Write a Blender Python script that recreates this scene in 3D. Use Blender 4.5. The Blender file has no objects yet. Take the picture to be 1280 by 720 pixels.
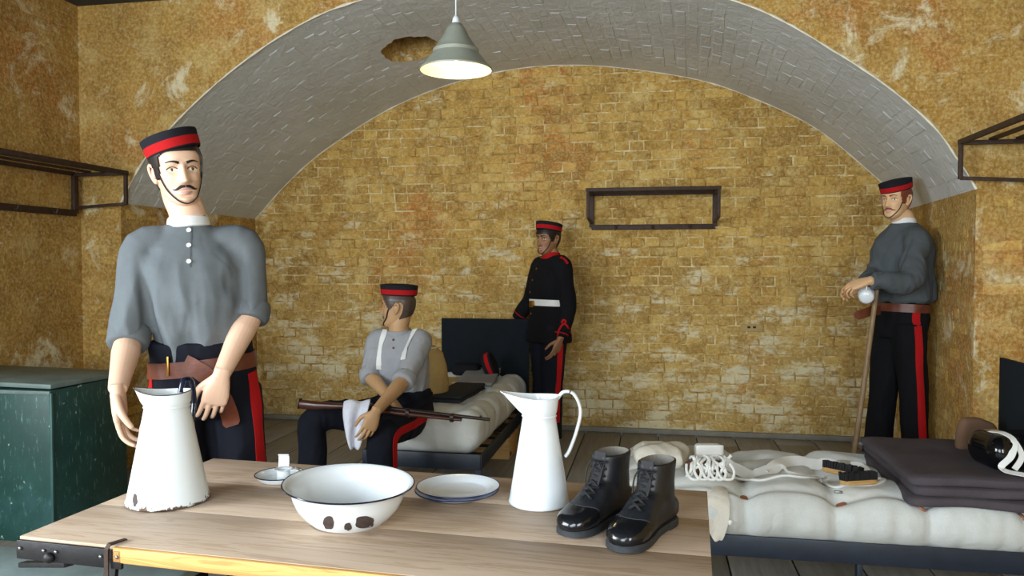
import bpy, bmesh, math, random
import numpy as np
from mathutils import Vector, Matrix, noise
from mathutils.bvhtree import BVHTree
V = Vector
random.seed(7)
scene = bpy.context.scene
COL = scene.collection

# ------------------------------------------------------------------ camera
FPX, CX, CY = 950.0, 640.0, 360.0
CAM_H = 1.32
YAW, PITCH = math.radians(10.44), math.radians(-1.69)
cam_data = bpy.data.cameras.new('camera')
cam_data.sensor_width = 36.0
cam_data.lens = FPX / 1280.0 * 36.0
cam_data.clip_start = 0.05
cam = bpy.data.objects.new('camera', cam_data)
COL.objects.link(cam)
cam.location = (0, 0, CAM_H)
cam.rotation_euler = (math.radians(90) + PITCH, 0, YAW)
scene.camera = cam
CAMLOC = V((0, 0, CAM_H))
CROT = cam.rotation_euler.to_matrix()
C_R, C_U, C_F = CROT @ V((1, 0, 0)), CROT @ V((0, 1, 0)), CROT @ V((0, 0, -1))
H_R = V((math.cos(YAW), math.sin(YAW), 0)); H_F = V((-math.sin(YAW), math.cos(YAW), 0))
UP = V((0, 0, 1))

def ray(u, v):
    return C_F + C_R * ((u - CX) / FPX) + C_U * ((CY - v) / FPX)
def at(u, v, d):            # point seen at (u, v), d metres in front of the lens
    return CAMLOC + ray(u, v) * d
def atz(u, v, z):
    r = ray(u, v); return CAMLOC + r * ((z - CAM_H) / r.z)
def aty(u, v, y):
    r = ray(u, v); return CAMLOC + r * (y / r.y)

# ------------------------------------------------------------------ light
scene.view_settings.view_transform = 'Standard'
scene.view_settings.look = 'None'
scene.view_settings.gamma = 1.0
scene.view_settings.use_curve_mapping = False
scene.view_settings.exposure = 0.18
world = bpy.data.worlds.new('daylight'); scene.world = world
world.use_nodes = True
world.node_tree.nodes['Background'].inputs[0].default_value = (0.75, 0.87, 1.0, 1)
world.node_tree.nodes['Background'].inputs[1].default_value = 1.0

def area_light(name, loc, target, sx, sy, power, col):
    l = bpy.data.lights.new(name, 'AREA'); l.shape = 'RECTANGLE'; l.size = sx; l.size_y = sy
    l.energy = power; l.color = col
    o = bpy.data.objects.new(name, l); COL.objects.link(o); o.location = loc
    o.rotation_euler = (V(target) - V(loc)).to_track_quat('-Z', 'Z').to_euler()
    return o
# daylight at the panes of the two windows behind the camera and of the one in the left wall
DAY = (0.83, 0.93, 1.0)
area_light('window_entrance_left_offscreen', (-2.1, -2.31, 1.75), (-2.1, 3.0, 1.75), 2.18, 1.88, 150, DAY)
area_light('window_entrance_right_offscreen', (0.95, -2.31, 1.75), (0.95, 3.0, 1.75), 1.08, 1.88, 95, DAY)
area_light('window_left_offscreen', (-3.76, -0.2, 1.725), (0.0, -0.2, 1.725), 2.28, 1.73, 265, DAY)

# ------------------------------------------------------------------ materials
def lin(c):
    out = []
    for x in c[:3]:
        x = x / 255.0
        out.append(x / 12.92 if x <= 0.04045 else ((x + 0.055) / 1.055) ** 2.4)
    return (*out, 1.0)

class NT:
    def __init__(s, name):
        s.m = bpy.data.materials.new(name); s.m.use_nodes = True
        s.t = s.m.node_tree; s.b = s.t.nodes['Principled BSDF']
    def n(s, typ, **kw):
        x = s.t.nodes.new(typ)
        for k, v in kw.items(): setattr(x, k, v)
        return x
    def l(s, a, b): s.t.links.new(a, b)
    def noise(s, vec, scale, detail=4, rough=0.55, dist=0.0):
        x = s.n('ShaderNodeTexNoise'); s.l(vec, x.inputs['Vector'])
        x.inputs['Scale'].default_value = scale; x.inputs['Detail'].default_value = detail
        x.inputs['Roughness'].default_value = rough; x.inputs['Distortion'].default_value = dist
        return x.outputs[0]
    def ramp(s, fac, stops, interp='LINEAR'):
        x = s.n('ShaderNodeValToRGB'); s.l(fac, x.inputs[0]); x.color_ramp.interpolation = interp
        e = x.color_ramp.elements
        while len(e) < len(stops): e.new(0.5)
        for el, (p, c) in zip(e, stops):
            el.position = p; el.color = c if len(c) == 4 else (*c, 1)
        return x.outputs[0]
    def mix(s, fac, a, b, mode='MIX'):
        x = s.n('ShaderNodeMix', data_type='RGBA', blend_type=mode)
        if isinstance(fac, (int, float)): x.inputs[0].default_value = fac
        else: s.l(fac, x.inputs[0])
        for i, v in ((6, a), (7, b)):
            if isinstance(v, tuple): x.inputs[i].default_value = v
            else: s.l(v, x.inputs[i])
        return x.outputs[2]
    def math(s, op, a, b=None):
        x = s.n('ShaderNodeMath', operation=op)
        for i, v in ((0, a), (1, b)):
            if v is None: continue
            if isinstance(v, (int, float)): x.inputs[i].default_value = v
            else: s.l(v, x.inputs[i])
        return x.outputs[0]
    def mapr(s, val, a, b, c=0.0, d=1.0):
        x = s.n('ShaderNodeMapRange'); s.l(val, x.inputs[0])
        for i, v in ((1, a), (2, b), (3, c), (4, d)): x.inputs[i].default_value = v
        return x.outputs[0]
    def bump(s, h, strength=0.3, dist=0.01):
        x = s.n('ShaderNodeBump'); x.inputs['Strength'].default_value = strength
        x.inputs['Distance'].default_value = dist; s.l(h, x.inputs['Height'])
        s.l(x.outputs[0], s.b.inputs['Normal'])
    def pos(s): return s.n('ShaderNodeNewGeometry').outputs['Position']
    def obj(s): return s.n('ShaderNodeTexCoord').outputs['Object']
    def scale(s, vec, sc):
        x = s.n('ShaderNodeMapping'); s.l(vec, x.inputs[0]); x.inputs['Scale'].default_value = sc
        return x.outputs[0]
    def rgh(s, r, metal=0.0, spec=0.5):
        s.b.inputs['Roughness'].default_value = r; s.b.inputs['Metallic'].default_value = metal
        s.b.inputs['Specular IOR Level'].default_value = spec
    def col(s, c):
        if isinstance(c, tuple): s.b.inputs['Base Color'].default_value = c
        else: s.l(c, s.b.inputs['Base Color'])

MATS = {}
def simple(name, c, rough=0.6, metal=0.0, var=0.12, vscale=14.0, bump=0.0, bscale=60.0, spec=0.5, stretch=None):
    k = NT(name); p = k.obj()
    if stretch: p = k.scale(p, stretch)
    base = lin(c)
    if var > 0:
        n = k.noise(p, vscale, 5, 0.6)
        lo = tuple(x * (1 - var) for x in base[:3]) + (1,); hi = tuple(min(1, x * (1 + var)) for x in base[:3]) + (1,)
        k.col(k.ramp(n, [(0.3, lo), (0.7, hi)]))
    else: k.col(base)
    k.rgh(rough, metal, spec)
    if bump > 0: k.bump(k.noise(p, bscale, 3, 0.6), bump, 0.004)
    MATS[name] = k.m
    return k.m

def cloth(name, c, weave=420.0, bump=0.25, var=0.12, rough=0.9, wrinkle=0.0):
    k = NT(name); p = k.obj(); base = lin(c)
    n = k.noise(p, 9, 5, 0.6); f = k.noise(p, weave, 2, 0.6)
    lo = tuple(x * (1 - var) for x in base[:3]) + (1,); hi = tuple(min(1, x * (1 + var)) for x in base[:3]) + (1,)
    c1 = k.ramp(n, [(0.3, lo), (0.7, hi)])
    c2 = k.mix(k.mapr(f, 0.35, 0.65, 0.0, 0.22), c1, tuple(min(1, x * 1.5 + 0.01) for x in base[:3]) + (1,))
    k.col(c2); k.rgh(rough, 0, 0.2)
    k.b.inputs['Sheen Weight'].default_value = 0.0
    if wrinkle > 0:
        w1 = k.noise(p, 6.0, 2, 0.5, 0.5); w2 = k.noise(p, 17.0, 2, 0.5, 0.4)
        rd = k.math('ABSOLUTE', k.math('SUBTRACT', w1, 0.5))
        hh = k.math('ADD', k.math('MULTIPLY', rd, 3.0), k.math('MULTIPLY', w2, 0.5))
        k.bump(k.math('ADD', hh, k.math('MULTIPLY', f, bump * 0.25)), wrinkle, 0.012)
    else: k.bump(f, bump, 0.002)
    MATS[name] = k.m
    return k.m

def wall_mat(name, plaster=0.0, flake=0.5, low_white=True, bright=1.0, old=0.5, zs=2.0):
    k = NT(name); p = k.pos()
    sc = lambda c: tuple(min(1, x * bright) for x in lin(c)[:3]) + (1,)
    big = k.noise(p, 0.9, 5, 0.6, 0.4)
    c = k.ramp(big, [(0.3, sc((138, 102, 46))), (0.42, sc((174, 132, 58))), (0.56, sc((194, 152, 72))), (0.64, sc((182, 112, 46))), (0.74, sc((204, 176, 100)))])
    mid = k.noise(p, 7.0, 8, 0.68, 0.3)
    c = k.mix(k.mapr(mid, 0.42, 0.62, 0.0, 0.75), c, sc((146, 108, 48)))
    dark = k.noise(p, 13.0, 6, 0.7)
    c = k.mix(k.mapr(dark, 0.55, 0.68, 0.0, 0.62), c, sc((104, 72, 32)))
    pale = k.noise(p, 4.3, 9, 0.7)
    c = k.mix(k.mapr(pale, 0.52, 0.63, 0.0, 0.65), c, sc((216, 190, 124)))
    # each brick has its own tone
    at_ = k.n('ShaderNodeAttribute'); at_.attribute_name = 'rnd'
    rnd = at_.outputs['Fac']
    c = k.mix(k.mapr(rnd, 0.0, 0.45, 0.45, 0.0), c, sc((140, 102, 46)))
    c = k.mix(k.mapr(rnd, 0.72, 1.0, 0.0, 0.55), c, sc((210, 172, 92)))
    fl = k.noise(k.scale(p, (1, 1, zs)), 2.6 if low_white else 3.4, 12, 0.74, 0.1 if low_white else 0.5)
    if low_white:
        sep = k.n('ShaderNodeSeparateXYZ'); k.l(p, sep.inputs[0])
        hz = k.mapr(sep.outputs[2], 0.1, 2.1, 0.085, -0.03)
        fl = k.math('ADD', fl, hz)
        dm = k.math('MULTIPLY', k.mapr(sep.outputs[2], 1.5, 0.2, 0.0, 1.0), k.mapr(k.noise(p, 1.7, 6, 0.65), 0.38, 0.6, 0.1, 0.55))
        c = k.mix(dm, c, sc((172, 148, 94)))
    k_w = k.mapr(fl, 0.60 - 0.06 * flake, 0.66 - 0.03 * flake, 0.0, 0.9)
    c = k.mix(k_w, c, sc((214, 204, 172)))
    fine = k.noise(p, 55, 4, 0.7)
    c = k.mix(k.mapr(fine, 0.42, 0.7, 0.0, 0.42), c, sc((238, 214, 150)))
    c = k.mix(k.mapr(k.noise(p, 38, 5, 0.75), 0.56, 0.72, 0.0, 0.5), c, sc((104, 74, 32)))
    k.col(c); k.rgh(0.85, 0, 0.25)
    h = k.math('ADD', k.math('MULTIPLY', mid, 0.8), k.math('MULTIPLY', fine, 0.35))
    h = k.math('ADD', h, k.math('MULTIPLY', pale, 0.8))
    if plaster > 0:
        br = k.n('ShaderNodeTexBrick'); k.l(k.n('ShaderNodeMapping').outputs[0], br.inputs[0])
        mp = [x for x in k.t.nodes if x.type == 'MAPPING'][-1]
        cmb = k.n('ShaderNodeCombineXYZ'); sp = k.n('ShaderNodeSeparateXYZ'); k.l(p, sp.inputs[0])
        k.l(sp.outputs[0], cmb.inputs[0]); k.l(sp.outputs[2], cmb.inputs[1]); k.l(cmb.outputs[0], mp.inputs[0])
        br.inputs['Scale'].default_value = 1.0; br.inputs['Brick Width'].default_value = 0.227
        br.inputs['Row Height'].default_value = 0.083; br.inputs['Mortar Size'].default_value = 0.01
        br.inputs['Mortar Smooth'].default_value = 1.0
        h = k.math('SUBTRACT', h, k.math('MULTIPLY', br.outputs['Fac'], plaster))
    k.bump(h, 0.85, 0.022)
    MATS[name] = k.m
    return k.m

wall_mat('ochre_brick', flake=0.55, bright=1.08)
wall_mat('ochre_plaster', plaster=0.10, flake=0.75, low_white=False, bright=1.08, zs=1.0)

def mortar_mat():
    k = NT('pale_mortar'); p = k.pos()
    n = k.noise(p, 3.0, 8, 0.7); f = k.noise(p, 40, 4, 0.7)
    n5 = k.noise(p, 8.0, 8, 0.75)
    c = k.ramp(n5, [(0.36, lin((140, 104, 50))), (0.47, lin((178, 142, 78))), (0.56, lin((214, 190, 132))), (0.68, lin((232, 218, 180)))])
    k.col(k.mix(k.mapr(f, 0.5, 0.75, 0, 0.5), c, lin((150, 118, 64))))
    k.rgh(0.95, 0, 0.2); k.bump(f, 0.5, 0.01); MATS['pale_mortar'] = k.m
mortar_mat()
def vault_mat():
    k = NT('grey_whitewash'); p = k.pos()
    n = k.noise(p, 1.6, 6, 0.6); f = k.noise(p, 30, 5, 0.65); g = k.noise(p, 9, 6, 0.65, 0.8)
    c = k.ramp(n, [(0.3, lin((198, 200, 196))), (0.7, lin((216, 219, 219)))])
    c = k.mix(k.mapr(g, 0.62, 0.72, 0, 0.5), c, lin((236, 236, 234)))
    k.col(k.mix(k.mapr(f, 0.55, 0.75, 0, 0.25), c, lin((178, 174, 162))))
    k.rgh(0.55, 0, 0.4)
    h = k.math('ADD', k.math('MULTIPLY', g, 1.2), k.math('MULTIPLY', f, 0.35)); k.bump(h, 0.55, 0.018)
    MATS['grey_whitewash'] = k.m
vault_mat()
def floor_mat():
    k = NT('grey_floorboard'); p = k.pos()
    at_ = k.n('ShaderNodeObjectInfo')
    st = k.noise(k.scale(p, (14, 0.9, 1)), 3, 6, 0.7)
    c = k.ramp(st, [(0.25, lin((118, 114, 106))), (0.75, lin((164, 158, 148)))])
    c = k.mix(k.mapr(at_.outputs['Random'], 0, 1, 0, 0.35), c, lin((122, 116, 106)))
    k.col(c); k.rgh(0.55, 0, 0.4); k.bump(st, 0.2, 0.004); MATS['grey_floorboard'] = k.m
floor_mat()
def pine_mat(name, a, b, c3, axis=(1.2, 16, 16)):
    k = NT(name); p = k.obj()
    n = k.noise(k.scale(p, axis), 2.2, 8, 0.62, 1.4)
    g = k.noise(k.scale(p, (axis[0] * 2, axis[1] * 9, axis[2] * 9)), 2.0, 4, 0.6)
    n2 = k.noise(p, 2.0, 3, 0.5)
    c = k.ramp(n, [(0.3, lin(a)), (0.5, lin(b)), (0.56, lin(c3)), (0.62, lin(b)), (0.8, lin(a))])
    c = k.mix(k.mapr(g, 0.4, 0.7, 0, 0.28), c, lin(c3))
    c = k.mix(k.mapr(n2, 0.4, 0.7, 0, 0.3), c, lin(a))
    k.col(c); k.rgh(0.6, 0, 0.3); k.bump(g, 0.12, 0.002); MATS[name] = k.m
pine_mat('scrubbed_pine', (203, 181, 160), (196, 173, 150), (176, 149, 124))
pine_mat('pine_edge', (226, 178, 112), (216, 166, 98), (190, 136, 76))
pine_mat('pale_wood', (208, 170, 112), (196, 158, 100), (168, 126, 76))

simple('white_enamel', (230, 236, 240), 0.18, var=0.03, vscale=6)
def enamel_chip():
    k = NT('chipped_enamel'); p = k.obj()
    sep = k.n('ShaderNodeSeparateXYZ'); k.l(p, sep.inputs[0])
    n = k.noise(p, 38, 6, 0.7)
    edge = k.mapr(sep.outputs[2], 0.0, 0.022, 0.14, -0.16)
    m = k.mapr(k.math('ADD', n, edge), 0.53, 0.55)
    k.col(k.mix(m, lin((230, 237, 240)), lin((92, 70, 54)))); k.rgh(0.22); MATS['chipped_enamel'] = k.m
enamel_chip()
simple('dark_chip', (72, 60, 56), 0.7, var=0.3, vscale=90, bump=0.4, bscale=200)
simple('blue_enamel', (34, 42, 88), 0.25, var=0.1)
simple('navy_enamel', (20, 26, 46), 0.15, var=0.1)
simple('green_paint', (58, 96, 92), 0.5, var=0.25, vscale=5)
def chest_mat():
    k = NT('worn_green_paint'); p = k.obj()
    n = k.noise(p, 3, 6, 0.6); s = k.noise(k.scale(p, (6, 6, 1.4)), 9, 7, 0.75); d = k.noise(p, 24, 3, 0.6)
    c = k.ramp(n, [(0.3, lin((30, 62, 58))), (0.55, lin((38, 78, 72))), (0.75, lin((62, 100, 104)))])
    c = k.mix(k.mapr(s, 0.57, 0.66, 0, 0.7), c, lin((120, 158, 150)))
    c = k.mix(k.mapr(d, 0.70, 0.73, 0, 0.8), c, lin((190, 206, 196)))
    k.col(c); k.rgh(0.42); k.bump(s, 0.15, 0.004); MATS['worn_green_paint'] = k.m
chest_mat()
simple('grey_green_lid', (106, 122, 118), 0.5, var=0.3, vscale=7)
simple('bench_paint', (118, 134, 134), 0.55, var=0.2, vscale=9)
simple('black_iron', (34, 32, 34), 0.5, 0.4, var=0.3, vscale=30, bump=0.2)
simple('rusty_iron', (62, 44, 34), 0.65, 0.2, var=0.4, vscale=25, bump=0.3)
simple('bed_paint', (34, 42, 55), 0.45, 0.1, var=0.2, vscale=12)
simple('headboard_paint', (25, 31, 37), 0.85, spec=0.15, var=0.15, vscale=8)
simple('dull_steel', (150, 150, 148), 0.35, 0.9, var=0.1)
simple('brass', (170, 130, 60), 0.35, 0.9, var=0.1)
cloth('mattress_ticking', (200, 202, 198), 300, 0.25, 0.05, wrinkle=0.35)
cloth('canvas', (206, 200, 186), 260, 0.4, 0.08, wrinkle=0.6)
cloth('grey_wool', (100, 105, 108), 500, 0.5, 0.10, wrinkle=0.22)
cloth('pale_grey_shirt', (150, 152, 156), 500, 0.3, 0.08, wrinkle=0.5)
cloth('dark_grey_wool', (80, 85, 88), 500, 0.4, 0.10, wrinkle=0.5)
cloth('navy_serge', (17, 19, 29), 500, 0.3, 0.15)
cloth('black_serge', (13, 13, 17), 500, 0.3, 0.15)
cloth('hat_felt', (26, 26, 32), 500, 0.3, 0.12)
cloth('red_felt', (168, 20, 23), 500, 0.25, 0.08)
cloth('white_linen', (226, 226, 224), 400, 0.3, 0.04)
cloth('blanket_wool', (74, 68, 72), 240, 0.6, 0.14)
cloth('slate_felt', (44, 46, 52), 300, 0.4, 0.12)
cloth('light_grey_felt', (140, 144, 150), 300, 0.3, 0.08)
cloth('tan_canvas', (172, 146, 96), 300, 0.4, 0.1, wrinkle=0.6)
cloth('polish_rag', (208, 210, 222), 300, 0.5, 0.08, wrinkle=0.8)
cloth('brown_felt', (104, 78, 60), 300, 0.4, 0.1)
simple('white_leather', (232, 232, 228), 0.5, var=0.04, bump=0.1)
simple('brown_leather', (104, 54, 36), 0.42, var=0.25, vscale=18, bump=0.15, bscale=120)
simple('tan_leather', (150, 92, 62), 0.55, var=0.2)
simple('black_leather', (26, 28, 32), 0.42, var=0.35, vscale=30, bump=0.12, bscale=160)
simple('toe_polish', (18, 19, 22), 0.16, var=0.1)
simple('sole_rubber', (40, 44, 48), 0.6, var=0.25, vscale=40)
simple('boot_lining', (118, 112, 104), 0.8, var=0.2)
simple('lace_cord', (18, 18, 22), 0.7, var=0.1)
simple('patent_black', (10, 11, 14), 0.1, var=0.0)
simple('bristle', (14, 14, 18), 0.8, var=0.2, vscale=80, bump=0.6, bscale=300)
simple('dark_walnut', (66, 34, 24), 0.3, var=0.35, vscale=9, stretch=(2, 20, 20))
simple('gun_metal', (54, 44, 40), 0.32, 0.6, var=0.15)
simple('ash_pole', (142, 116, 84), 0.55, var=0.25, vscale=20, stretch=(8, 8, 1))
simple('skin_pale', (228, 188, 160), 0.42, var=0.035, vscale=10)
simple('skin_tan', (186, 146, 104), 0.5, var=0.06, vscale=10)
simple('skin_brown', (150, 106, 74), 0.5, var=0.08, vscale=10)
simple('skin_fair', (222, 178, 134), 0.5, var=0.05, vscale=10)
simple('hair_black', (30, 22, 20), 0.5, var=0.3, vscale=60, stretch=(1, 1, .2))
simple('hair_grey_brown', (76, 62, 54), 0.35, var=0.15, vscale=40)
simple('hair_auburn', (122, 58, 34), 0.5, var=0.3, vscale=60)
simple('lip_paint', (196, 150, 142), 0.4, var=0.04)
simple('eye_white', (236, 232, 220), 0.3, var=0.0)
simple('iris_paint', (70, 62, 44), 0.3, var=0.0)
simple('shade_enamel', (158, 160, 146), 0.35, 0.1, var=0.08)
simple('shade_inner', (240, 236, 220), 0.5, var=0.0)
simple('ceiling_paint', (52, 54, 54), 0.8, var=0.2, vscale=3)
simple('cement', (132, 128, 116), 0.9, var=0.2, vscale=8, bump=0.4)
simple('chalk_edge', (222, 214, 192), 0.9, var=0.15, vscale=30, bump=0.5)
simple('plain_wall', (176, 160, 120), 0.9, var=0.1, vscale=3)
def bulb_mat():
    k = NT('lit_bulb'); k.b.inputs['Emission Color'].default_value = (1.0, 0.86, 0.52, 1)
    k.b.inputs['Emission Strength'].default_value = 6.0; k.col((1, 0.9, 0.7, 1)); MATS['lit_bulb'] = k.m
bulb_mat()

# ------------------------------------------------------------------ mesh helpers
def catmull(pts, n=8, closed=False):
    P = [V(p) for p in pts]; out = []; m = len(P)
    for i in range(m if closed else m - 1):
        if closed: p0, p1, p2, p3 = P[(i - 1) % m], P[i], P[(i + 1) % m], P[(i + 2) % m]
        else: p0, p1, p2, p3 = P[max(i - 1, 0)], P[i], P[i + 1], P[min(i + 2, m - 1)]
        for k in range(n):
            t = k / n
            out.append(0.5 * ((2 * p1) + (p2 - p0) * t + (2 * p0 - 5 * p1 + 4 * p2 - p3) * t * t + (3 * p1 - p0 - 3 * p2 + p3) * t ** 3))
    if not closed: out.append(P[-1].copy())
    return out

def interp(x, xs, ys):
    return float(np.interp(x, xs, ys))

class MB:
    def __init__(s): s.v = []; s.f = []
    def add(s, vs, fs):
        o = len(s.v); s.v += [V(p) for p in vs]; s.f += [tuple(i + o for i in f) for f in fs]; return s
    def merge(s, other): return s.add(other.v, other.f)
    def xf(s, M):
        s.v = [M @ p for p in s.v]; return s
    def box(s, c, size, M=None):
        hx, hy, hz = size[0] / 2, size[1] / 2, size[2] / 2
        vs = [V((x * hx, y * hy, z * hz)) for x in (-1, 1) for y in (-1, 1) for z in (-1, 1)]
        if M is not None: vs = [M @ p for p in vs]
        vs = [p + V(c) for p in vs]
        return s.add(vs, [(0, 1, 3, 2), (4, 6, 7, 5), (0, 4, 5, 1), (2, 3, 7, 6), (0, 2, 6, 4), (1, 5, 7, 3)])
    def bevbox(s, c, size, b=0.004, M=None):
        bm = bmesh.new(); bmesh.ops.create_cube(bm, size=1.0)
        for v in bm.verts: v.co = V((v.co.x * size[0], v.co.y * size[1], v.co.z * size[2]))
        bmesh.ops.bevel(bm, geom=list(bm.edges), offset=b, segments=2, profile=0.5, affect='EDGES')
        bm.verts.ensure_lookup_table(); bm.verts.index_update()
        vs = [v.co.copy() for v in bm.verts]; fs = [tuple(v.index for v in f.verts) for f in bm.faces]; bm.free()
        if M is not None: vs = [M @ p for p in vs]
        return s.add([p + V(c) for p in vs], fs)
    def bar(s, a, b, w, t, up=UP, bev=0.002):      # square bar from a to b
        a, b = V(a), V(b); d = b - a; L = d.length; z = d.normalized()
        u = V(up) - z * V(up).dot(z)
        if u.length < 1e-4: u = V((1, 0, 0)) - z * z.x
        u.normalize(); x = u.cross(z)
        M = Matrix((x, u, z)).transposed()
        return s.bevbox((a + b) / 2, (w, t, L), bev, M)
    def tube(s, pts, rad, n=10, cap=True, ref=None, closed=False):
        P = [V(p) for p in pts]; m = len(P)
        if not isinstance(rad, (list, tuple)) or (len(rad) == 2 and m != 2 and not isinstance(rad[0], (list, tuple))): rad = [rad] * m
        vs = []; pb = None
        for i in range(m):
            if closed: t = P[(i + 1) % m] - P[(i - 1) % m]
            else: t = P[min(i + 1, m - 1)] - P[max(i - 1, 0)]
            if t.length < 1e-9: t = V((0, 0, 1))
            t.normalize()
            r = ref[i] if isinstance(ref, list) else ref
            if r is not None: b = V(r) - t * V(r).dot(t)
            elif pb is not None: b = pb - t * pb.dot(t)
            else:
                q = V((0, 0, 1)) if abs(t.z) < 0.9 else V((1, 0, 0)); b = q - t * q.dot(t)
            if b.length < 1e-6: b = pb.copy() if pb is not None else t.orthogonal()
            b.normalize(); pb = b; sd = t.cross(b)
            ra, rb = (rad[i], rad[i]) if not isinstance(rad[i], (list, tuple)) else rad[i]
            for k in range(n):
                a = 2 * math.pi * k / n
                vs.append(P[i] + sd * (ra * math.cos(a)) + b * (rb * math.sin(a)))
        fs = []
        for i in range(m if closed else m - 1):
            j = (i + 1) % m
            for k in range(n):
                k2 = (k + 1) % n; fs.append((i * n + k, i * n + k2, j * n + k2, j * n + k))
        if cap and not closed:
            fs.append(tuple(reversed(range(n)))); fs.append(tuple((m - 1) * n + k for k in range(n)))
        return s.add(vs, fs)
    def ribbon(s, pts, w, t, ups, n=None):        # flat strap; ups = face normals
        P = [V(p) for p in pts]; m = len(P); vs = []
        for i in range(m):
            tg = (P[min(i + 1, m - 1)] - P[max(i - 1, 0)]); tg.normalize()
            u = V(ups[i] if isinstance(ups, list) else ups); u = u - tg * u.dot(tg)
            if u.length < 1e-6: u = tg.orthogonal()
            u.normalize(); sd = tg.cross(u)
            ww = w[i] if isinstance(w, list) else w
            for a, b in ((-1, 0), (1, 0), (1, 1), (-1, 1)): vs.append(P[i] + sd * (a * ww / 2) + u * (b * t))
        fs = [(3, 2, 1, 0), tuple((m - 1) * 4 + k for k in range(4))]
        for i in range(m - 1):
            for k in range(4):
                k2 = (k + 1) % 4; fs.append((i * 4 + k, i * 4 + k2, i * 4 + 4 + k2, i * 4 + 4 + k))
        return s.add(vs, fs)
    def lathe(s, prof, n=32, c=(0, 0, 0), warp=None):
        vs = []; fs = []; m = len(prof)
        for r, z in prof:
            for k in range(n):
                a = 2 * math.pi * k / n; p = V((r * math.cos(a), r * math.sin(a), z))
                if warp: p = warp(p, a)
                vs.append(p + V(c))
        for i in range(m - 1):
            for k in range(n):
                k2 = (k + 1) % n; fs.append((i * n + k, i * n + k2, (i + 1) * n + k2, (i + 1) * n + k))
        if prof[0][0] > 1e-6: fs.append(tuple(reversed(range(n))))
        if prof[-1][0] > 1e-6: fs.append(tuple((m - 1) * n + k for k in range(n)))
        return s.add(vs, fs)
    def loft(s, rings, cap=True):
        n = len(rings[0]); vs = [p for r in rings for p in r]; fs = []
        for i in range(len(rings) - 1):
            for k in range(n):
                k2 = (k + 1) % n; fs.append((i * n + k, i * n + k2, (i + 1) * n + k2, (i + 1) * n + k))
        if cap:
            fs.append(tuple(reversed(range(n)))); fs.append(tuple((len(rings) - 1) * n + k for k in range(n)))
        return s.add(vs, fs)
    def sphere(s, c, r, n=12, m=8, M=None):
        rr = r if isinstance(r, (tuple, list)) else (r, r, r); rings = []
        vs = []; fs = []
        for i in range(m + 1):
            th = math.pi * i / m
            for k in range(n):
                a = 2 * math.pi * k / n
                p = V((rr[0] * math.sin(th) * math.cos(a), rr[1] * math.sin(th) * math.sin(a), rr[2] * math.cos(th)))
                if M is not None: p = M @ p
                vs.append(p + V(c))
        for i in range(m):
            for k in range(n):
                k2 = (k + 1) % n; fs.append((i * n + k, (i + 1) * n + k, (i + 1) * n + k2, i * n + k2))
        return s.add(vs, fs)
    def roundbox(s, c, size, r, seg=8, M=None, warp=None):
        a = [x / 2 for x in size]; bm = bmesh.new()
        bmesh.ops.create_cube(bm, size=2.0)
        bmesh.ops.subdivide_edges(bm, edges=list(bm.edges), cuts=seg, use_grid_fill=True)
        vs = []
        for v in bm.verts:
            q = v.co; p = V((q.x * a[0], q.y * a[1], q.z * a[2]))
            inn = V([max(-(a[i] - r), min(a[i] - r, p[i])) for i in range(3)])
            d = p - inn
            if d.length > 1e-9: p = inn + d.normalized() * r
            if warp: p = warp(p)
            if M is not None: p = M @ p
            vs.append(p + V(c))
        bm.verts.index_update(); fs = [tuple(v.index for v in f.verts) for f in bm.faces]; bm.free()
        return s.add(vs, fs)
    def bvh(s): return BVHTree.FromPolygons(s.v, s.f)

WM = {}                                            # world matrix of each thing
def props(o, label=None, cat=None, group=None, kind=None):
    if label: o['label'] = label
    if cat: o['category'] = cat
    if group: o['group'] = group
    if kind: o['kind'] = kind
    return o
def thing(name, label, cat, loc=(0, 0, 0), rotz=0.0, group=None, M=None):
    o = bpy.data.objects.new(name, None); COL.objects.link(o); o.empty_display_size = 0.1
    if M is None: M = Matrix.Translation(V(loc)) @ Matrix.Rotation(rotz, 4, 'Z')
    o.matrix_world = M; WM[o.name] = M.copy()
    return props(o, label, cat, group)
def to_mesh(mb, name, mat, smooth=40, clean=True):
    me = bpy.data.meshes.new(name); me.from_pydata([tuple(p) for p in mb.v], [], mb.f); me.validate()
    if clean:
        bm = bmesh.new(); bm.from_mesh(me)
        bmesh.ops.remove_doubles(bm, verts=bm.verts, dist=1e-5)
        bmesh.ops.recalc_face_normals(bm, faces=bm.faces); bm.to_mesh(me); bm.free()
    me.materials.append(MATS[mat])
    if smooth:
        me.polygons.foreach_set('use_smooth', [True] * len(me.polygons))
        if smooth < 180: me.set_sharp_from_angle(angle=math.radians(smooth))
    me.update()
    return me
def part(mb, name, mat, parent, world=False, smooth=40, label=None, kind=None, clean=True):
    if world and parent is not None:
        inv = WM[parent.name].inverted(); mb = MB().add([inv @ p for p in mb.v], mb.f)
    o = bpy.data.objects.new(name, to_mesh(mb, name, mat, smooth, clean)); COL.objects.link(o)
    if parent is not None:
        o.parent = parent; WM[o.name] = WM[parent.name].copy()
    else: WM[o.name] = Matrix.Identity(4)
    props(o, label=label, kind=kind)
    return o
def solo(mb, name, mat, label, cat, group=None, smooth=40, origin=None):
    """a thing that is one mesh, given in world coordinates"""
    if origin is None:
        a = np.array([tuple(p) for p in mb.v]); origin = V(((a[:, 0].min() + a[:, 0].max()) / 2, (a[:, 1].min() + a[:, 1].max()) / 2, a[:, 2].min()))
    origin = V(origin)
    m2 = MB().add([p - origin for p in mb.v], mb.f)
    o = bpy.data.objects.new(name, to_mesh(m2, name, mat, smooth)); COL.objects.link(o); o.location = origin
    WM[o.name] = Matrix.Translation(origin)
    return props(o, label, cat, group)
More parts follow.
